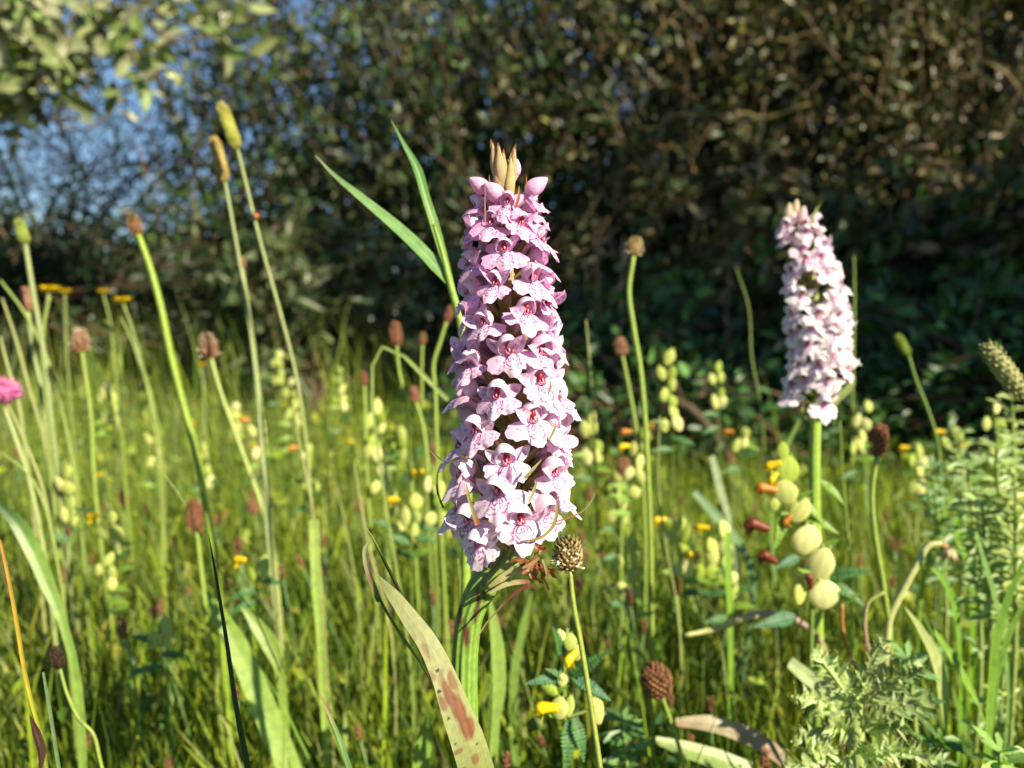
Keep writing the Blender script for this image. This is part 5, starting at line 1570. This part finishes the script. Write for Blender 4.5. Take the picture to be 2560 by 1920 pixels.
for (px, py, d, n, lean, c) in ((2420, 1170, .40, 6, 6, (0.17, 0.26, 0.10)), (2490, 1120, .40, 6, 4, (0.20, 0.28, 0.10)), (2455, 1260, .38, 5, 5, (0.18, 0.27, 0.09)), (2530, 1000, .42, 7, 2, (0.22, 0.28, 0.09)), (2540, 1220, .37, 5, 0, (0.22, 0.27, 0.07)),
                                (2330, 1170, .46, 5, 8, (0.14, 0.24, 0.10)), (2270, 1650, .31, 3, 8, (0.10, 0.19, 0.06)), (2350, 1850, .30, 2, 4, (0.09, 0.18, 0.04)), (2500, 1880, .28, 2, 2, (0.16, 0.27, 0.06)), (1560, 1800, .34, 3, 4, (0.09, 0.18, 0.05)), (2400, 1080, .52, 4, 3, (0.16, 0.24, 0.09))):
    herb(px, py, d, n, lean, {(2270, 1650): 'small leafy herb with whorled leaves touching the thistle', (1560, 1800): 'low dark leafy herb beside the dead clover head', (2530, 1000): 'tallest pale leafy herb under the ripe rye grass spike',
         (2330, 1170): 'leafy herb with whorled leaves behind the arched drooping stem', (2350, 1850): 'low leafy herb at the foot of the pale torn blade', (2500, 1880): 'low leafy herb at the foot of the glossy folded blade'}.get((px, py), 'leafy herb with tiny narrow leaves in whorls'), c)

# buttercups, pink clover
def buttercup(px, py, d, s, path, label):
    pts = to_ground(pix(path, d), .006, .01)
    root = thing('buttercup', label, 'buttercup', tuple(pts[-1]), 'buttercups before the hedge')
    mb = MB(pts[-1])
    mb.tube(pts, [.8 * MM, 1.0 * MM, 1.2 * MM], (0.22, 0.27, 0.07), seg=7, sub=5)
    mb.build('stem', M_STEM, root)
    c = np.array(W(px, py, d)); r = s * mpp(d) * .5
    for k in range(5):
        a = k * 2 * math.pi / 5 + .3
        o = np.array((math.cos(a), math.sin(a), 0))
        b = MB(pts[-1])
        b.ribbon([c + np.array((0, 0, -.3 * r)), c + o * r * .6 - np.array((0, 0, .05 * r)), c + o * r + np.array((0, 0, .35 * r))], [r * .3, r * .95, r * .6], (0.75, 0.48, 0.005), face=(0, 0, 1), across=5, sub=4, curl=.2)
        b.build('petal', M_YELLOW, root)
    b = MB(pts[-1])
    b.blob(c + np.array((0, 0, .05 * r)), (r * .35, r * .35, r * .3), (0.55, 0.45, 0.03), seg=10, rings=6)
    b.build('flower_centre', M_YELLOW, root)
buttercup(123, 724, .55, 56, [(122, 732), (112, 790), (105, 860), (108, 960)], 'buttercup seen edge on at the top of a leaning stem')
buttercup(306, 751, .60, 50, [(308, 758), (330, 820), (352, 900), (375, 1000)], 'buttercup on a bent stem before the dark scrub')
buttercup(162, 729, .75, 36, [(162, 734), (164, 800), (168, 900)], 'small dim buttercup close to the first one')
buttercup(258, 729, .75, 34, [(258, 735), (275, 800), (285, 900)], 'small dim buttercup left of the bent stem')
buttercup(505, 912, .8, 26, [(505, 918), (508, 980), (512, 1060)], 'tiny buttercup in the sunny meadow behind the leaning plantain')
def pink_clover():
    d = .45
    pts = to_ground(pix([(12, 1020), (40, 1100), (70, 1190), (95, 1300)], d), .01, .01)
    root = thing('red_clover', 'pink clover flower cut by the edge of the meadow view', 'clover', tuple(pts[-1]))
    mb = MB(pts[-1]); mb.tube(pts, [1.2 * MM, 1.3 * MM, 1.4 * MM], (0.26, 0.31, 0.11), seg=8, sub=5); mb.build('stem', M_STEM, root)
    c = np.array(W(10, 985, d)); mb = MB(pts[-1])
    mb.blob(c, (.006, .006, .006), (0.45, 0.12, 0.28), seg=10, rings=8)
    for k in range(130):
        v = rand_unit(1)[0]
        if v[2] < -.5: continue
        mb.scale_leaf(c + v * .0045, v + np.array((0, 0, .5)), (1, 0, .1), .0065, .0018, np.array((0.58, 0.17, 0.38)) * random.uniform(.7, 1.3))
    mb.build('flower_head', M_HEAD, root)
pink_clover()

# ------------------------------------------------------------------ countable small stalks of the meadow
def rush_proto():
    root = thing('spike_rush', 'thin spike rush with a small red brown tip', 'rush', (0, 0, 0), 'red tipped rushes in the sward')
    mb = MB(); mb.tube([(0, 0, -.01), (.004, 0, .06), (.002, 0, .13)], [.6 * MM, .55 * MM, .45 * MM], (0.11, 0.21, 0.07), seg=6, sub=4); mb.build('stem', M_STEM, root)
    mb = MB((.002, 0, .13)); r_ = np.random.default_rng(2)
    mb.blob((.002, 0, .1325), (.0008, .0008, .0034), (0.20, 0.09, 0.05), seg=7, rings=6)
    for k in range(16):
        a = k * 2.4; o = np.array((math.cos(a), math.sin(a), 0))
        mb.scale_leaf(np.array((.002, 0, .1295 + .006 * k / 16)) + o * .0006, o * .45 + np.array((0, 0, 1)), o, .0024, .0012, np.array((0.26, 0.12, 0.07)) * r_.uniform(.6, 1.5))
    mb.build('seed_head', M_HEAD, root)
    return root
def place_many():
    pr = rush_proto(); first = True
    spots = scatter(150, .30, .72, .04)
    for (x, y) in spots:
        h = random.uniform(.85, 1.2) * (1.05 if y < .4 else 1.25)
        loc = (x, y, 0)
        if first:
            o = pr; o.location = loc; first = False
        else:
            o = copy_tree(pr, None, loc)
        o.rotation_euler = (random.gauss(0, .12), random.gauss(-.06, .14), random.random() * 6.28)
        o.scale = (1.1, 1.1, h)
    for v in range(3):
        root = thing('ribwort_plantain', 'small brown plantain head scattered through the meadow', 'plantain', (0, 0, 0), 'small plantains in the meadow')
        mb = MB(); mb.tube([(0, 0, -.01), (.008 * (v - 1), .004, .12), (.02 * (v - 1), 0, .21)], [.8 * MM, .7 * MM, .6 * MM], (0.16, 0.22, 0.05), seg=7, sub=5); mb.build('stem', M_STEM, root)
        hd = link_obj('seed_head', HEADS[v], root, (.02 * (v - 1), 0, .208)); hd.scale = (.95, .95, .95)
        pts = np.concatenate([scatter(7, .55, .9, 0), scatter(13, .9, 1.9, 0)])
        for i, (x, y) in enumerate(pts):
            loc = (x, y, 0)
            o = root if i == 0 else copy_tree(root, None, loc)
            o.location = loc
            o.rotation_euler = (random.gauss(0, .08), random.gauss(-.04, .1), random.random() * 6.28)
            s = random.uniform(.7, 1.0) if y < .9 else random.uniform(.75, 1.1)
            o.scale = (1, 1, s)
    # yellow rattle further back, few calyxes each
    root = thing('yellow_rattle', 'tiny distant yellow rattle in the lit meadow', 'yellow rattle', (0, 0, 0), 'distant yellow rattles')
    mb = MB(); mb.tube([(0, 0, -.01), (0, 0, .1), (.003, 0, .2)], [1.2 * MM, 1.0 * MM, .7 * MM], (0.24, 0.30, 0.07), seg=6, sub=4); mb.build('stem', M_STEM, root)
    for k in range(8):
        a = k * 2.2
        link_obj('calyx', CALYX[(1, 2, 0)[k % 3]], root, (.004 * math.cos(a), .004 * math.sin(a), .13 + .01 * k), (.3 * math.sin(3 * a), .4 * math.cos(a), a), (.006, .005, .0095))
    link_obj('flower', RFLOW['y'], root, (-.007, -.003, .2), (0, 0, .4), .009)
    for k in range(4):
        a = k * 1.7
        link_obj('leaf', TLEAF[1], root, (0, 0, .05 + .025 * k), (.4, 0, a), .028)
    pts = np.concatenate([scatter(45, .8, 2.2, 0), np.stack([-.05 - .65 * RNG.random(22), .9 + .9 * RNG.random(22)], 1)])
    for i, (x, y) in enumerate(pts):
        o = root if i == 0 else copy_tree(root, None, (x, y, 0))
        o.location = (x, y, 0)
        o.rotation_euler = (random.gauss(0, .1), random.gauss(-.03, .1), random.random() * 6.28)
        s = random.uniform(.7, 1.0); o.scale = (s, s, s)
place_many()
